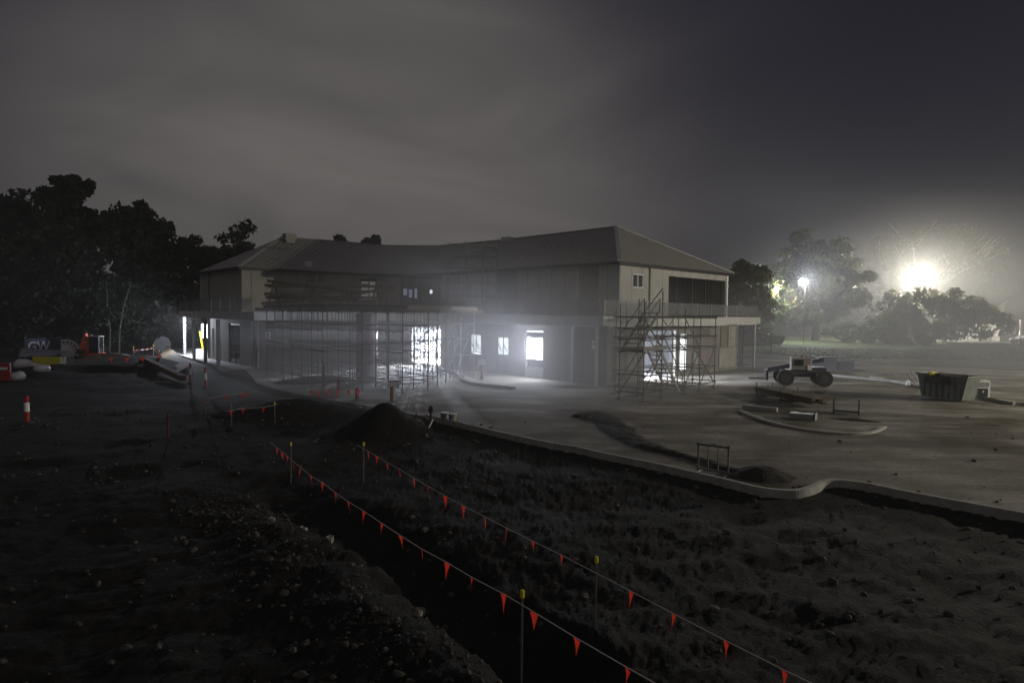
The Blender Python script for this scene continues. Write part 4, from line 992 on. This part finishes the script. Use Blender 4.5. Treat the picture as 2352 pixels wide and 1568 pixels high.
def banner():
    a_ = gnd(60, 838); c_ = gnd(140, 832); an = math.atan2((c_-a_).y, (c_-a_).x); ln = (c_-a_).length
    t = thing('banner_fence', 'dark blue site banner with white GW lettering behind the bags', 'banner', (a_.x, a_.y, 0), an)
    MB().box((ln/2, 0, 1.0), (ln, .03, 1.8)).build('banner_cloth', mat('navy_banner', (.035, .045, .09), .7), t)
    for x in (0, ln/2, ln): MB().tube((x, .05, 0), (x, .05, 2.0), .03).build('post', galv, t)
    cu = bpy.data.curves.new('gw', 'FONT'); cu.body = 'GW'; cu.size = .95; cu.extrude = .01; cu.offset = .02
    to = bpy.data.objects.new('tmp', cu); COL.objects.link(to); bpy.context.view_layer.update()
    me = bpy.data.meshes.new_from_object(to.evaluated_get(bpy.context.evaluated_depsgraph_get())); bpy.data.objects.remove(to)
    me.materials.clear(); me.materials.append(mat('pale_lettering', (.6, .6, .66), .6)); o = bpy.data.objects.new('lettering', me); COL.objects.link(o); o.parent = t; o.location = (.12, -.03, 1.0); o.rotation_euler = (R(90), 0, 0)
banner()
o = MB().face([(-1.5, 0, .9), (1.7, .3, .75), (1.3, -.9, .5), (-1.1, -.9, .35)]).build('grey_tarp', mat('pale_tarp', (.30, .32, .38), .6, var=.3, vs=2)); g_ = gnd(100, 840); o.location = (g_.x, g_.y, .3)
mod = o.modifiers.new('thickness', 'SOLIDIFY'); mod.thickness = .04; tag(o, 'pale grey tarp stretched below the navy banner', 'tarp')
p = gnd(108, 846); t = thing('yellow_trough', 'long yellow trough on the dirt below the cable drum', 'trough', (p.x, p.y, zat(p.x, p.y)+.1), R(8))
MB().box((0, 0, .3), (1.75, .05, .55)).build('front_panel', yellowp, t); MB().box((0, .7, .3), (1.75, .05, .5)).box((-.85, .35, .28), (.05, .66, .5)).box((.85, .35, .28), (.05, .66, .5)).box((0, .35, .05), (1.65, .66, .05)).build('tray', ply, t)
bags = [(38, 870, 'white bulk bag slumped lowest beside the red barrier'), (56, 846, 'white sheet draped over rubble behind the bulk bags'), (98, 862, 'white bulk bag nearest the yellow trough'), (76, 850, 'small pale bag between the bulk bags')]
for i, (px, py, lb) in enumerate(bags):
    p = gnd(px, py); s = (.42, .55, .4, .22)[i]; m = MB(); m.lathe((0, 0, 0), [(s, 0), (s*1.1, s*.5), (s*.85, s*.9), (s*.5, s*1.05), (s*.15, s*1.0)], 12)
    m.v = [(x*(1+.2*noise.noise(Vector((x, y, z))*3)), y*(1+.2*noise.noise(Vector((y, z, x))*4)), z*(1+.25*noise.noise(Vector((x*2, y*2, i))))) for x, y, z in m.v]
    o = m.build('bulk_bag', whitep, smooth=True); o.location = (p.x, p.y, max(zat(p.x, p.y), -.05)); tag(o, lb, 'bag', 'pale bags on the left')
p = gnd(-2, 872); t = thing('plastic_barrier', 'red plastic barrier cut by the left edge of the picture', 'barrier', (p.x, p.y, -.05), R(20))
MB().prism([(-.6, -.3), (.6, -.3), (.6, .3), (-.6, .3)], 0, .25).prism([(-.55, -.14), (.55, -.14), (.55, .14), (-.55, .14)], .25, 1.0).build('barrier_body', redp, t, bevel=.03); MB().box((0, -.15, .7), (.9, .02, .15)).build('reflective_band', reflw, t)
# rocks on the spoil bank
def rock(px, py, s, label, name='rock', sd=0):
    p = gnd(px, py); bm = bmesh.new(); bmesh.ops.create_icosphere(bm, subdivisions=3, radius=1)
    for v in bm.verts:
        q = v.co.copy(); k = 1+.35*noise.noise(q*1.3+Vector((sd, 0, 0))); v.co = Vector((q.x*s[0]*k, q.y*s[1]*k, max(-.3, min(.55, q.z))*s[2]*k*1.6))
    me = bpy.data.meshes.new(name); bm.to_mesh(me); bm.free(); me.materials.append(rockp)
    o = bpy.data.objects.new(name, me); COL.objects.link(o); o.location = (p.x, p.y, zat(p.x, p.y)); o.rotation_euler = (.1, -.15, sd); return tag(o, label, 'rock', 'rocks on the spoil bank')
rock(958, 1352, (.155, .095, .06), 'large pale flat rock lowest on the spoil bank', sd=.6)
rock(758, 1241, (.10, .07, .06), 'flat rock left of the front flag line near the middle of the bank', sd=2)
rock(623, 1193, (.08, .07, .07), 'pale angular rock at the upper left of the spoil bank', sd=3.1)
rock(688, 1190, (.08, .07, .06), 'rounded pale rock beside the angular one on the spoil bank', sd=4.4)
rock(853, 1285, (.06, .05, .045), 'small yellowish rock between the two big flat rocks', sd=5.2)
rock(700, 1208, (.055, .05, .04), 'small rock just below the rounded pale one', sd=6.3)
rock(962, 1378, (.06, .05, .04), 'small pale stone touching the foot of the largest flat rock', sd=7.7)
ph = (1+5**.5)/2; ICO = np.array([(-1, ph, 0), (1, ph, 0), (-1, -ph, 0), (1, -ph, 0), (0, -1, ph), (0, 1, ph), (0, -1, -ph), (0, 1, -ph), (ph, 0, -1), (ph, 0, 1), (-ph, 0, -1), (-ph, 0, 1)])/1.9
ICF = [(0, 11, 5), (0, 5, 1), (0, 1, 7), (0, 7, 10), (0, 10, 11), (1, 5, 9), (5, 11, 4), (11, 10, 2), (10, 7, 6), (7, 1, 8), (3, 9, 4), (3, 4, 2), (3, 2, 6), (3, 6, 8), (3, 8, 9), (4, 9, 5), (2, 4, 11), (6, 2, 10), (8, 6, 7), (9, 8, 1)]
rg = np.random.default_rng(4); m = MB()
for k in range(4200):
    if k < 2700:
        i = rg.integers(0, len(SP)-1); f = rg.random(); cx = SP[i][0]*(1-f)+SP[i+1][0]*f + rg.normal()*.55 - .1; cy_ = SP[i][1]*(1-f)+SP[i+1][1]*f + rg.normal()*.62 - .1
        s = float(rg.gamma(.9, .014)+.006)
    else:
        dpt = float(rg.uniform(5, 28)); cx = float(rg.uniform(-.8, .8))*dpt; cy_ = dpt; s = float(rg.gamma(1.5, .012)+.007)*(1+dpt/25)
    if inside(cx, cy_, yard_poly) and pdist(cx, cy_, kerb) > .6 and k % 14: continue
    s = min(s, .08); z = zat(cx, cy_)+s*.15; b0 = len(m.v); ax = rg.uniform(.6, 1.3, 3)*s; th = float(rg.uniform(0, 6.28)); ct, st_ = math.cos(th), math.sin(th)
    J = ICO*(1+rg.uniform(-.22, .22, (12, 1)))*ax
    for v in J: m.v.append((cx+float(v[0]*ct-v[1]*st_), cy_+float(v[0]*st_+v[1]*ct), z+float(v[2])*.75))
    for q in ICF: m.f.append([b0+j for j in q]); m.mi.append(0)
tag(m.build('rubble', rockm), 'loose stones and rubble scattered over the dark dirt', 'rubble', kind='stuff')

# ================================================================== TREES
def leafmat(name, c0, c1, tr=.25):
    m = bpy.data.materials.new(name); m.use_nodes = True; t = m.node_tree; b = t.nodes['Principled BSDF']; b.inputs['Roughness'].default_value = .6; b.inputs['Specular IOR Level'].default_value = .25
    c = t.nodes.new('ShaderNodeTexCoord'); n = t.nodes.new('ShaderNodeTexNoise'); n.inputs['Scale'].default_value = .9; n.inputs['Detail'].default_value = 5; t.links.new(c.outputs['Object'], n.inputs[0])
    r = t.nodes.new('ShaderNodeValToRGB'); r.color_ramp.elements[0].position = .35; r.color_ramp.elements[1].position = .68; r.color_ramp.elements[0].color = (*c0, 1); r.color_ramp.elements[1].color = (*c1, 1)
    t.links.new(n.outputs[0], r.inputs[0]); t.links.new(r.outputs[0], b.inputs['Base Color'])
    tl = t.nodes.new('ShaderNodeBsdfTranslucent'); t.links.new(r.outputs[0], tl.inputs[0]); mx = t.nodes.new('ShaderNodeMixShader'); mx.inputs[0].default_value = tr
    t.links.new(b.outputs[0], mx.inputs[1]); t.links.new(tl.outputs[0], mx.inputs[2]); t.links.new(mx.outputs[0], t.nodes['Material Output'].inputs[0]); return m
leaf_d = leafmat('dark_leaves', (.006, .010, .005), (.018, .027, .012)); leaf_g = leafmat('green_leaves', (.022, .04, .010), (.07, .095, .03), .3)
leaf_o = leafmat('olive_leaves', (.03, .036, .012), (.085, .088, .032), .3)
barkm = mat('bark', (.10, .085, .07), .9, var=.3, vs=5, bump=.6); barkp = mat('pale_bark', (.32, .29, .24), .9, var=.25, vs=4)
def crown_mesh(name, rx, ry, rz, zc, nclump, per, leaf, sd, m, shell=.45, rag=.3):
    rg = np.random.default_rng(sd); V = []; cl = []
    for i in range(nclump):
        d = rg.normal(size=3); d /= np.linalg.norm(d); r = shell+(1-shell)*rg.random()**.5
        k = 1+rag*noise.noise(Vector((float(d[0]), float(d[1]), float(d[2])))*2.2+Vector((sd*1.7, 0, 0)))*1.6
        c = d*r*k*np.array([rx, ry, rz]); c[2] = c[2] if c[2] > -rz*.75 else -rz*.75*rg.random()
        cl.append(c+np.array([0, 0, zc]))
    cl = np.array(cl); cr = (rx+rz)/2*.21*rg.uniform(.6, 1.35, nclump)
    C_ = np.repeat(cl, per, 0); rr = np.repeat(cr, per)[:, None]
    p = rg.normal(size=C_.shape); p /= np.linalg.norm(p, axis=1)[:, None]; p = C_ + p*rr*np.cbrt(rg.random((len(C_), 1)))*np.array([1, 1, .75])
    u = rg.normal(size=p.shape); u /= np.linalg.norm(u, axis=1)[:, None]; v = np.cross(u, rg.normal(size=p.shape)); v /= np.linalg.norm(v, axis=1)[:, None]
    sz = leaf*rg.uniform(.5, 1.3, (len(p), 1)); u *= sz; v *= sz*.55
    vv = np.stack([p-u, p-v*.9, p+u, p+v], 1).reshape(-1, 3); n = len(p)
    me = bpy.data.meshes.new(name); me.vertices.add(4*n); me.vertices.foreach_set('co', vv.ravel()); me.loops.add(4*n); me.loops.foreach_set('vertex_index', np.arange(4*n)); me.polygons.add(n)
    me.polygons.foreach_set('loop_start', np.arange(n)*4); me.polygons.foreach_set('loop_total', np.full(n, 4)); me.materials.append(m); me.update(calc_edges=True); me.validate()
    return me, cl
def tree(px, Yd, toppy, wpx, label, m=None, bark=None, base=.22, nclump=70, per=90, leaf=.32, sd=1, name='tree', cat='tree', group=None, low=.12, forks=9, shell=.45, zb=0, rag=.3, tall=None):
    m = m or leaf_d; bark = bark or (barkd if m is leaf_d else barkm)
    top = at(px, toppy, Yd); H = top.z; rx = wpx/2*Yd/F; t = thing(name, label, cat, (top.x, Yd, zb), group=group)
    z0 = H*low; rz = (H-z0)/2; zc = z0+rz
    me, cl = crown_mesh('crown', rx, rx*.9, rz, zc, nclump, per, leaf, sd, m, shell, rag); o = bpy.data.objects.new('crown', me); COL.objects.link(o); o.parent = t
    rg = random.Random(sd); tk = MB(); r = H*.022*(base/.22)
    fork = Vector((rg.uniform(-.3, .3), rg.uniform(-.3, .3), H*.3)); tk.tube((0, 0, -.2), fork*.5, r*1.15, r*.9, 8); tk.tube(fork*.5, fork, r*.9, r*.75, 8)
    for k in range(forks):
        c = Vector(cl[rg.randrange(len(cl))].tolist()); md = fork.lerp(c, .5)+Vector((rg.uniform(-.4, .4), rg.uniform(-.4, .4), H*.05)); tk.tube(fork, md, r*.5, r*.28, 6); tk.tube(md, c, r*.28, r*.06, 5)
        for q in range(2):
            c2 = c + Vector((rg.uniform(-1, 1), rg.uniform(-1, 1), rg.uniform(0, 1)))*rx*.3; tk.tube(md.lerp(c, .5), c2, r*.14, r*.03, 4)
    tk.build('trunk', bark, t); return t
G1 = 'dark trees along the left side'
tree(10, 62, 412, 150, 'dark tree at the far left edge with a rounded shoulder', sd=11, group=G1, low=.02)
tree(152, 66, 396, 132, 'tallest dark tree on the left, square topped against the sky', sd=12, group=G1, low=.3, per=110, rag=.15, shell=.3, nclump=90)
tree(95, 60, 478, 240, 'broad dark tree filling the space under the tallest one', sd=13, group=G1, low=.0, nclump=90)
tree(240, 64, 470, 190, 'dark tree right of the tallest one with a low flat top', sd=14, group=G1, low=.0, nclump=90)
tree(318, 66, 452, 90, 'dark tree with a small knobbly top, fourth from the left', sd=15, group=G1, low=.1, rag=.5)
tree(362, 68, 492, 130, 'dark tree on the descending end of the left tree line', sd=16, group=G1, low=.0, nclump=80)
tree(425, 78, 541, 130, 'lower dark tree where the left tree line steps down', sd=17, group=G1, low=.0)
tree(475, 82, 546, 110, 'dark tree between the step and the round crowned tree', sd=18, group=G1, low=.0)
tree(547, 92, 525, 118, 'round crowned dark tree just left of the roof', sd=19, group=G1, low=.1, leaf=.4)
tree(800, 105, 530, 100, 'left of the two dark crowns showing behind the roof ridge', sd=20, group=G1, low=.2, leaf=.42); tree(853, 105, 528, 88, 'right of the two dark crowns showing behind the roof ridge', sd=21, group=G1, low=.2, leaf=.42)
tree(40, 56, 640, 260, 'dense dark shrub mass under the far left trees', sd=22, group=G1, low=0, name='shrub', cat='shrub', leaf=.25); tree(190, 60, 640, 250, 'dense dark shrub behind the cable drum', sd=23, group=G1, low=0, name='shrub', cat='shrub', leaf=.25)
tree(330, 66, 640, 240, 'dense dark shrub behind the taped pickets', sd=24, group=G1, low=0, name='shrub', cat='shrub', leaf=.25); tree(440, 76, 650, 160, 'dark shrub behind the lit end of the porch', sd=25, group=G1, low=0, name='shrub', cat='shrub', leaf=.25)
for px, Yd, l_ in ((250, 58, 'bare trunk leaning left under the dark trees'), (272, 58.5, 'bare trunk leaning right under the dark trees')):
    g_ = at(px, 770, Yd); t = thing('bare_trunk', l_, 'tree trunk', (g_.x, Yd, 0), group='bare trunks'); MB().path([(0, 0, 0), (.1, 0, 2.2), (.5 if px > 260 else -.1, 0, 4.4), (1.1 if px > 260 else -.3, .2, 6.5)], .11, 7, taper=.4).build('trunk', barkd, t)
    MB().tube((.05, 0, 3.6), (-1.4, 0, 4.1), .05, .02).build('branch', barkd, t)
G2 = 'trees along the street side'
tree(1712, 95, 606, 120, 'dark round tree right behind the gable end of the building', sd=31, group=G2, m=leaf_o, low=.0, leaf=.42)
tree(1768, 104, 640, 70, 'small gum tree lit bright yellow by a hidden lamp', sd=32, group=G2, m=leaf_g, bark=barkp, low=.1, nclump=40, per=45, forks=14, leaf=.3)
tree(1880, 112, 548, 210, 'big spreading tree standing in front of the smaller street lamp', sd=33, group=G2, m=leaf_o, low=.08, nclump=130, per=150, leaf=.42, base=.35)
tree(1975, 135, 590, 150, 'tree between the two big spreading crowns with pale foliage', sd=34, group=G2, m=leaf_g, low=.0, nclump=70, leaf=.55)
tree(2060, 150, 600, 130, 'far tree just left of the glaring lamp', sd=35, group=G2, m=leaf_g, low=.0, leaf=.6)
tree(2150, 107, 672, 260, 'low broad tree with a dark trunk under the glaring street lamp', sd=36, group=G2, m=leaf_o, low=.06, nclump=120, per=75, leaf=.4, base=.4, rag=.5)
tree(2120, 140, 515, 320, 'huge thin crowned tree with branches spreading above the glaring lamp', sd=37, group=G2, m=leaf_o, bark=barkp, low=.45, nclump=90, per=90, leaf=.38, forks=11, base=.3)
tree(2262, 140, 660, 100, 'tree beside the far house on the right', sd=38, group=G2, m=leaf_o, low=.0, leaf=.5)
tree(2225, 112, 748, 34, 'small sapling beside the bright road', sd=39, group=G2, m=leaf_g, low=.35, nclump=10, per=20, leaf=.25, forks=5)
for px, Yd, tp, wpx, l_, s_ in ((1965, 104, 742, 120, 'green bush left in the hedge below the street trees', 41), (2030, 100, 735, 110, 'brightest green bush in the hedge below the street trees', 42), (2080, 98, 752, 110, 'green bush right in the hedge, next to the lit road', 43), (1745, 90, 770, 90, 'low bush beside the right end of the balcony', 44)):
    tree(px, Yd, tp, wpx, l_, m=leaf_g, sd=s_, name='bush', cat='bush', group='bushes along the lawn', low=0, nclump=40, per=70, leaf=.3)
# grass tufts on the lawn edge and weeds
rg = np.random.default_rng(9); n = 11000; V = np.zeros((n, 3, 3)); k = 0; xs = []
xr = [p_[0] for p_ in lawn]; yr = [p_[1] for p_ in lawn]
while k < n:
    d = rg.uniform(46, 84); a_ = rg.uniform(.33, .82); x = a_*d; y = d
    if inside(x, y, yard_poly) or inside(x, y, road) or not inside(x, y, lawn): continue
    h = rg.uniform(.08, .4)*(1.3 if y < 62 else .6); q = rg.uniform(-.5, .5, 2)*h; th = rg.uniform(0, 3.14); ww = .035+h*.06
    V[k] = [(x-math.cos(th)*ww, y-math.sin(th)*ww, 0), (x+math.cos(th)*ww, y+math.sin(th)*ww, 0), (x+q[0], y+q[1], h)]; k += 1
me = bpy.data.meshes.new('long_grass'); me.from_pydata(V.reshape(-1, 3).tolist(), [], [(3*i, 3*i+1, 3*i+2) for i in range(n)]); me.materials.append(leafmat('grass_blades', (.012, .018, .006), (.04, .05, .018), .3)); o = bpy.data.objects.new('long_grass', me); COL.objects.link(o); tag(o, 'rough long grass on the verge beyond the yard', 'grass', kind='stuff')
# fence posts along the lawn
fg = 'thin posts along the grass verge'
for px, py, Yd, h, l_ in ((2335, 800, 82, 1.5, 'thin dark post before the lit road, left of the pair at the picture edge'), (2343, 800, 82, 1.9, 'taller thin dark post, right of the pair at the picture edge'), (2269, 800, 84, 1.0, 'short thick post standing alone on the verge before the road'), (1757, 800, 75, 2.4, 'thin upright post beside the right end of the building'), (1770, 806, 70, 2.2, 'thin upright post right of the one by the building')):
    g_ = at(px, 800, Yd); t = thing('fence_post', l_, 'post', (g_.x, Yd, 0), group=fg); r_ = .14 if 'thick' in l_ else .06
    MB().tube((0, 0, 0), (0, 0, h), r_, n=8).build('post', barkm, t); MB().lathe((0, 0, h), [(r_*1.15, 0), (r_*.3, .06)], 8).build('post_top', galv, t)

# ================================================================== STREET: house, cars, lamps
def house():
    g_ = at(2335, 770, 118); t = thing('suburban_house', 'single storey house with a broad dark roof beyond the road at the right edge', 'house', (g_.x, 118, 0))
    MB().box((5, 4, 1.9), (16, 8, 3.8)).build('wall', mat('house_wall', (.25, .24, .22), .9, var=.1), t)
    r_ = MB(); e = [(-4, -1, 3.8), (14, -1, 3.8), (14, 9, 3.8), (-4, 9, 3.8)]; rr = [(1, 4, 7.2), (9, 4, 7.2)]
    r_.face([e[0], e[1], rr[1], rr[0]]); r_.face([e[1], e[2], rr[1]]); r_.face([e[2], e[3], rr[0], rr[1]]); r_.face([e[3], e[0], rr[0]]); r_.face(e[::-1]); r_.build('roof', mat('dark_roof_tile', (.06, .055, .05), .8, var=.2), t)
    wf = MB(); wf.box((-1.2, -.06, 2.6), (2.0, .1, 2.3)).build('window', whitep, t); MB().box((-1.2, -.12, 2.7), (1.5, .04, 1.8)).build('pane', glassd, t)
    for x in (-.1, 3.0): MB().box((x, -1.0, 2.0), (.4, .3, 3.9)).build('porch_column', whitep, t)
house()
g_ = at(2232, 762, 120); o = MB().box((0, 0, .7), (5.5, .2, 1.4)).box((1.6, -.15, .7), (.3, .2, 1.7)).box((-2.6, -.15, .7), (.3, .2, 1.7)).build('white_garden_wall', whitep); o.location = (g_.x, 120, 0); tag(o, 'low white garden wall beyond the lit road', 'garden wall')
cpaint = [mat('silver_car_paint', (.42, .42, .45), .3, metal=.4), mat('white_car_paint', (.75, .75, .75), .3), mat('dark_car_paint', (.08, .08, .1), .3)]
def car(px, Yd, ang, paint, label):
    g_ = at(px, 770, Yd); t = thing('parked_car', label, 'car', (g_.x, Yd, .05), ang, group='parked cars')
    prof = [(-2.1, .35), (-2.15, .75), (-2.0, .92), (-1.25, 1.0), (-.6, 1.42), (.75, 1.45), (1.5, 1.02), (2.05, .95), (2.15, .6), (2.1, .35)]
    m = MB(); n = len(prof)
    for y in (-.85, .85):
        for x, z in prof: m.v.append((x, y*(1 if z < 1.1 else .8), z))
    for i in range(n-1): m.f.append([i, i+1, n+i+1, n+i]); m.mi.append(0)
    m.f.append(list(range(n))[::-1]); m.f.append(list(range(n, 2*n))); m.f.append([n-1, 0, n, 2*n-1]); m.mi += [0, 0, 0]
    m.build('body', paint, t, bevel=.05)
    for y in (-1, 1): MB().face([(-1.1, y*.86, 1.03), (1.3, y*.86, 1.05), (.7, y*.72, 1.38), (-.55, y*.72, 1.36)]).build('side_window', glassd, t)
    for x in (-1.35, 1.35):
        for y in (-.8, .8):
            w_ = MB().lathe((x, y, .33), [(.33, -.11), (.33, .11)], 16, axis='X', rz=R(90)).build('wheel', rubber, t); h_ = MB().lathe((x, y, .33), [(.2, -.12), (.2, .12)], 12, axis='X', rz=R(90)).build('rim', galv, t); h_.parent = w_
    for y in (-.6, .6): MB().box((-2.13, y, .72), (.08, .32, .14)).build('headlight', reflw, t)
car(2356, 104, R(6), cpaint[0], 'silver car on the bright road at the right edge of the picture')
car(1850, 190, R(12), cpaint[1], 'white parked car glinting left between the trunks'); car(1905, 185, R(5), cpaint[0], 'pale parked car between the big tree and the hedge'); car(1990, 180, R(0), cpaint[1], 'white parked car beyond the middle of the hedge')
lampw = (1.0, .94, .78)
def street_lamp(px, py, Yd, power, label, col=lampw, r=.35, es=60, arm=.45, hide_pole=False):
    c = at(px, py, Yd); t = thing('street_lamp', label, 'street lamp', (c.x+arm, Yd, 0), group='street lamps')
    MB().tube((0, 0, 0), (0, 0, c.z), .08, .05, 8).build('pole', barkd, t); MB().tube((0, 0, c.z), (-arm+.3, 0, c.z+.25), .05, .04).build('arm', barkd, t)
    MB().box((-arm, .22, c.z), (r*1.9, .3, r*1.5)).build('lamp_head', scafm, t, bevel=.03)
    m = emis('street_lamp_lens', col, es); m2_ = MB(); m2_.lathe((-arm, -.02, c.z), [(r*.95, .06), (r*.9, -.06), (r*.6, -.14), (r*.2, -.18)][::-1], 18, axis='X', rz=R(90)); m2_.build('lens', m, t, smooth=True)
    l = point('street_light', (-arm, -.5, c.z-.1), power, col, .25, t); return t
street_lamp(2096, 641, 118, 62000, 'glaring street lamp, the brightest light of the scene', r=.9, es=60)
street_lamp(1843, 647, 101, 15000, 'smaller cool street lamp shining through the big spreading tree', (.88, .92, 1), r=.55, es=60)
street_lamp(2200, 602, 160, 400, 'small street lamp high right of the glaring one', (.9, .93, 1), r=.22, es=30)
street_lamp(1782, 664, 112, 9000, 'street lamp hidden behind the bright lit gum tree', (1, .95, .75), r=.25, es=30)
for px, py, Yd, l_ in ((1693, 664, 150, 'tiny distant street lamp right of the roof end'), (1965, 680, 150, 'tiny distant street lamp between the two big trees'), (1884, 552, 160, 'faint distant lamp')[:0] or (1790, 656, 160, 'tiny distant street lamp beside the lit gum tree')):
    street_lamp(px, py, Yd, 200, l_, r=.3, es=14)

t = thing('street_lamp', 'street lamp beyond the right edge of the picture that lights the gable wall', 'street lamp', (48, 24, 0), group='street lamps')
MB().tube((0, 0, 0), (0, 0, 8), .11, .06, 8).build('pole', scafm, t); MB().tube((0, 0, 8), (-1.2, 0, 8.2), .05, .04).build('arm', scafm, t); MB().box((-1.5, 0, 8.2), (.8, .35, .14)).build('lamp_head', scafm, t); MB().box((-1.5, 0, 8.1), (.6, .28, .04)).build('lens', emis('street_lamp_lens', lampw, 60), t)
point('street_light', (-1.5, 0, 7.9), 31000, lampw, .2, t)
# ================================================================== HAZE
def glare_mist(loc, scl, dens, label):
    bm = bmesh.new(); bmesh.ops.create_uvsphere(bm, u_segments=24, v_segments=14, radius=1)
    me = bpy.data.meshes.new('mist'); bm.to_mesh(me); bm.free(); ms = bpy.data.objects.new('mist', me); COL.objects.link(ms); ms.location = loc; ms.scale = scl
    m = bpy.data.materials.new('glare_volume'); me.materials.append(m); m.use_nodes = True; t = m.node_tree; t.nodes.clear(); o_ = t.nodes.new('ShaderNodeOutputMaterial'); v = t.nodes.new('ShaderNodeVolumePrincipled')
    c = t.nodes.new('ShaderNodeTexCoord'); gr = t.nodes.new('ShaderNodeVectorMath'); gr.operation = 'LENGTH'; t.links.new(c.outputs['Object'], gr.inputs[0])
    mr = t.nodes.new('ShaderNodeMapRange'); mr.interpolation_type = 'SMOOTHSTEP'; mr.inputs[1].default_value = 1; mr.inputs[2].default_value = .1; mr.inputs[3].default_value = 0; mr.inputs[4].default_value = dens
    t.links.new(gr.outputs['Value'], mr.inputs[0]); t.links.new(mr.outputs[0], v.inputs['Density']); v.inputs['Color'].default_value = (.92, .92, .95, 1); t.links.new(v.outputs[0], o_.inputs['Volume'])
    tag(ms, label, 'mist', kind='stuff')
glare_mist((72, 108, 8), (46, 44, 17), .0062, 'mist pocket added for the bloom round the glaring street lamp')  # added volume standing in for lens bloom round the lamp
glare_mist((36, 56, 1.5), (30, 38, 9), .016, 'thin mist added as a lens veil over the verge and the right of the yard')  # added volume standing in for lens flare over the right side
bm = bmesh.new(); bmesh.ops.create_uvsphere(bm, u_segments=24, v_segments=14, radius=1)  # added volume standing in for lens fog before the entrance and doors
me = bpy.data.meshes.new('mist'); bm.to_mesh(me); bm.free(); ms = bpy.data.objects.new('mist', me); COL.objects.link(ms); ms.location = (-2, 33.5, 1.8); ms.scale = (17, 11.5, 7)
m = bpy.data.materials.new('glare_volume'); me.materials.append(m); m.use_nodes = True; t = m.node_tree; t.nodes.clear(); o_ = t.nodes.new('ShaderNodeOutputMaterial'); v = t.nodes.new('ShaderNodeVolumePrincipled')
c = t.nodes.new('ShaderNodeTexCoord'); gr = t.nodes.new('ShaderNodeVectorMath'); gr.operation = 'LENGTH'; t.links.new(c.outputs['Object'], gr.inputs[0])
mr = t.nodes.new('ShaderNodeMapRange'); mr.interpolation_type = 'SMOOTHSTEP'; mr.inputs[1].default_value = 1; mr.inputs[2].default_value = .1; mr.inputs[3].default_value = 0; mr.inputs[4].default_value = .092
t.links.new(gr.outputs['Value'], mr.inputs[0]); t.links.new(mr.outputs[0], v.inputs['Density']); v.inputs['Color'].default_value = (.92, .92, .95, 1); t.links.new(v.outputs[0], o_.inputs['Volume'])
tag(ms, 'mist pocket added for the glow in front of the lit entrance and doors', 'mist', kind='stuff')

hz = MB().box((0, 100, 12), (420, 260, 28)).build('haze', bpy.data.materials.new('haze_volume')); hz.location = (20, 20, 0)
m = hz.data.materials[0]; m.use_nodes = True; t = m.node_tree; t.nodes.clear(); o_ = t.nodes.new('ShaderNodeOutputMaterial'); v = t.nodes.new('ShaderNodeVolumePrincipled')
v.inputs['Color'].default_value = (.9, .9, .9, 1); v.inputs['Density'].default_value = .0011; v.inputs['Anisotropy'].default_value = 0.0
t.links.new(v.outputs[0], o_.inputs['Volume']); hz['kind'] = 'stuff'; hz['label'] = 'thin night mist hanging over the whole site'; hz['category'] = 'haze'
clean()
print('objects', len(bpy.data.objects), 'faces', sum(len(m.polygons) for m in bpy.data.meshes))
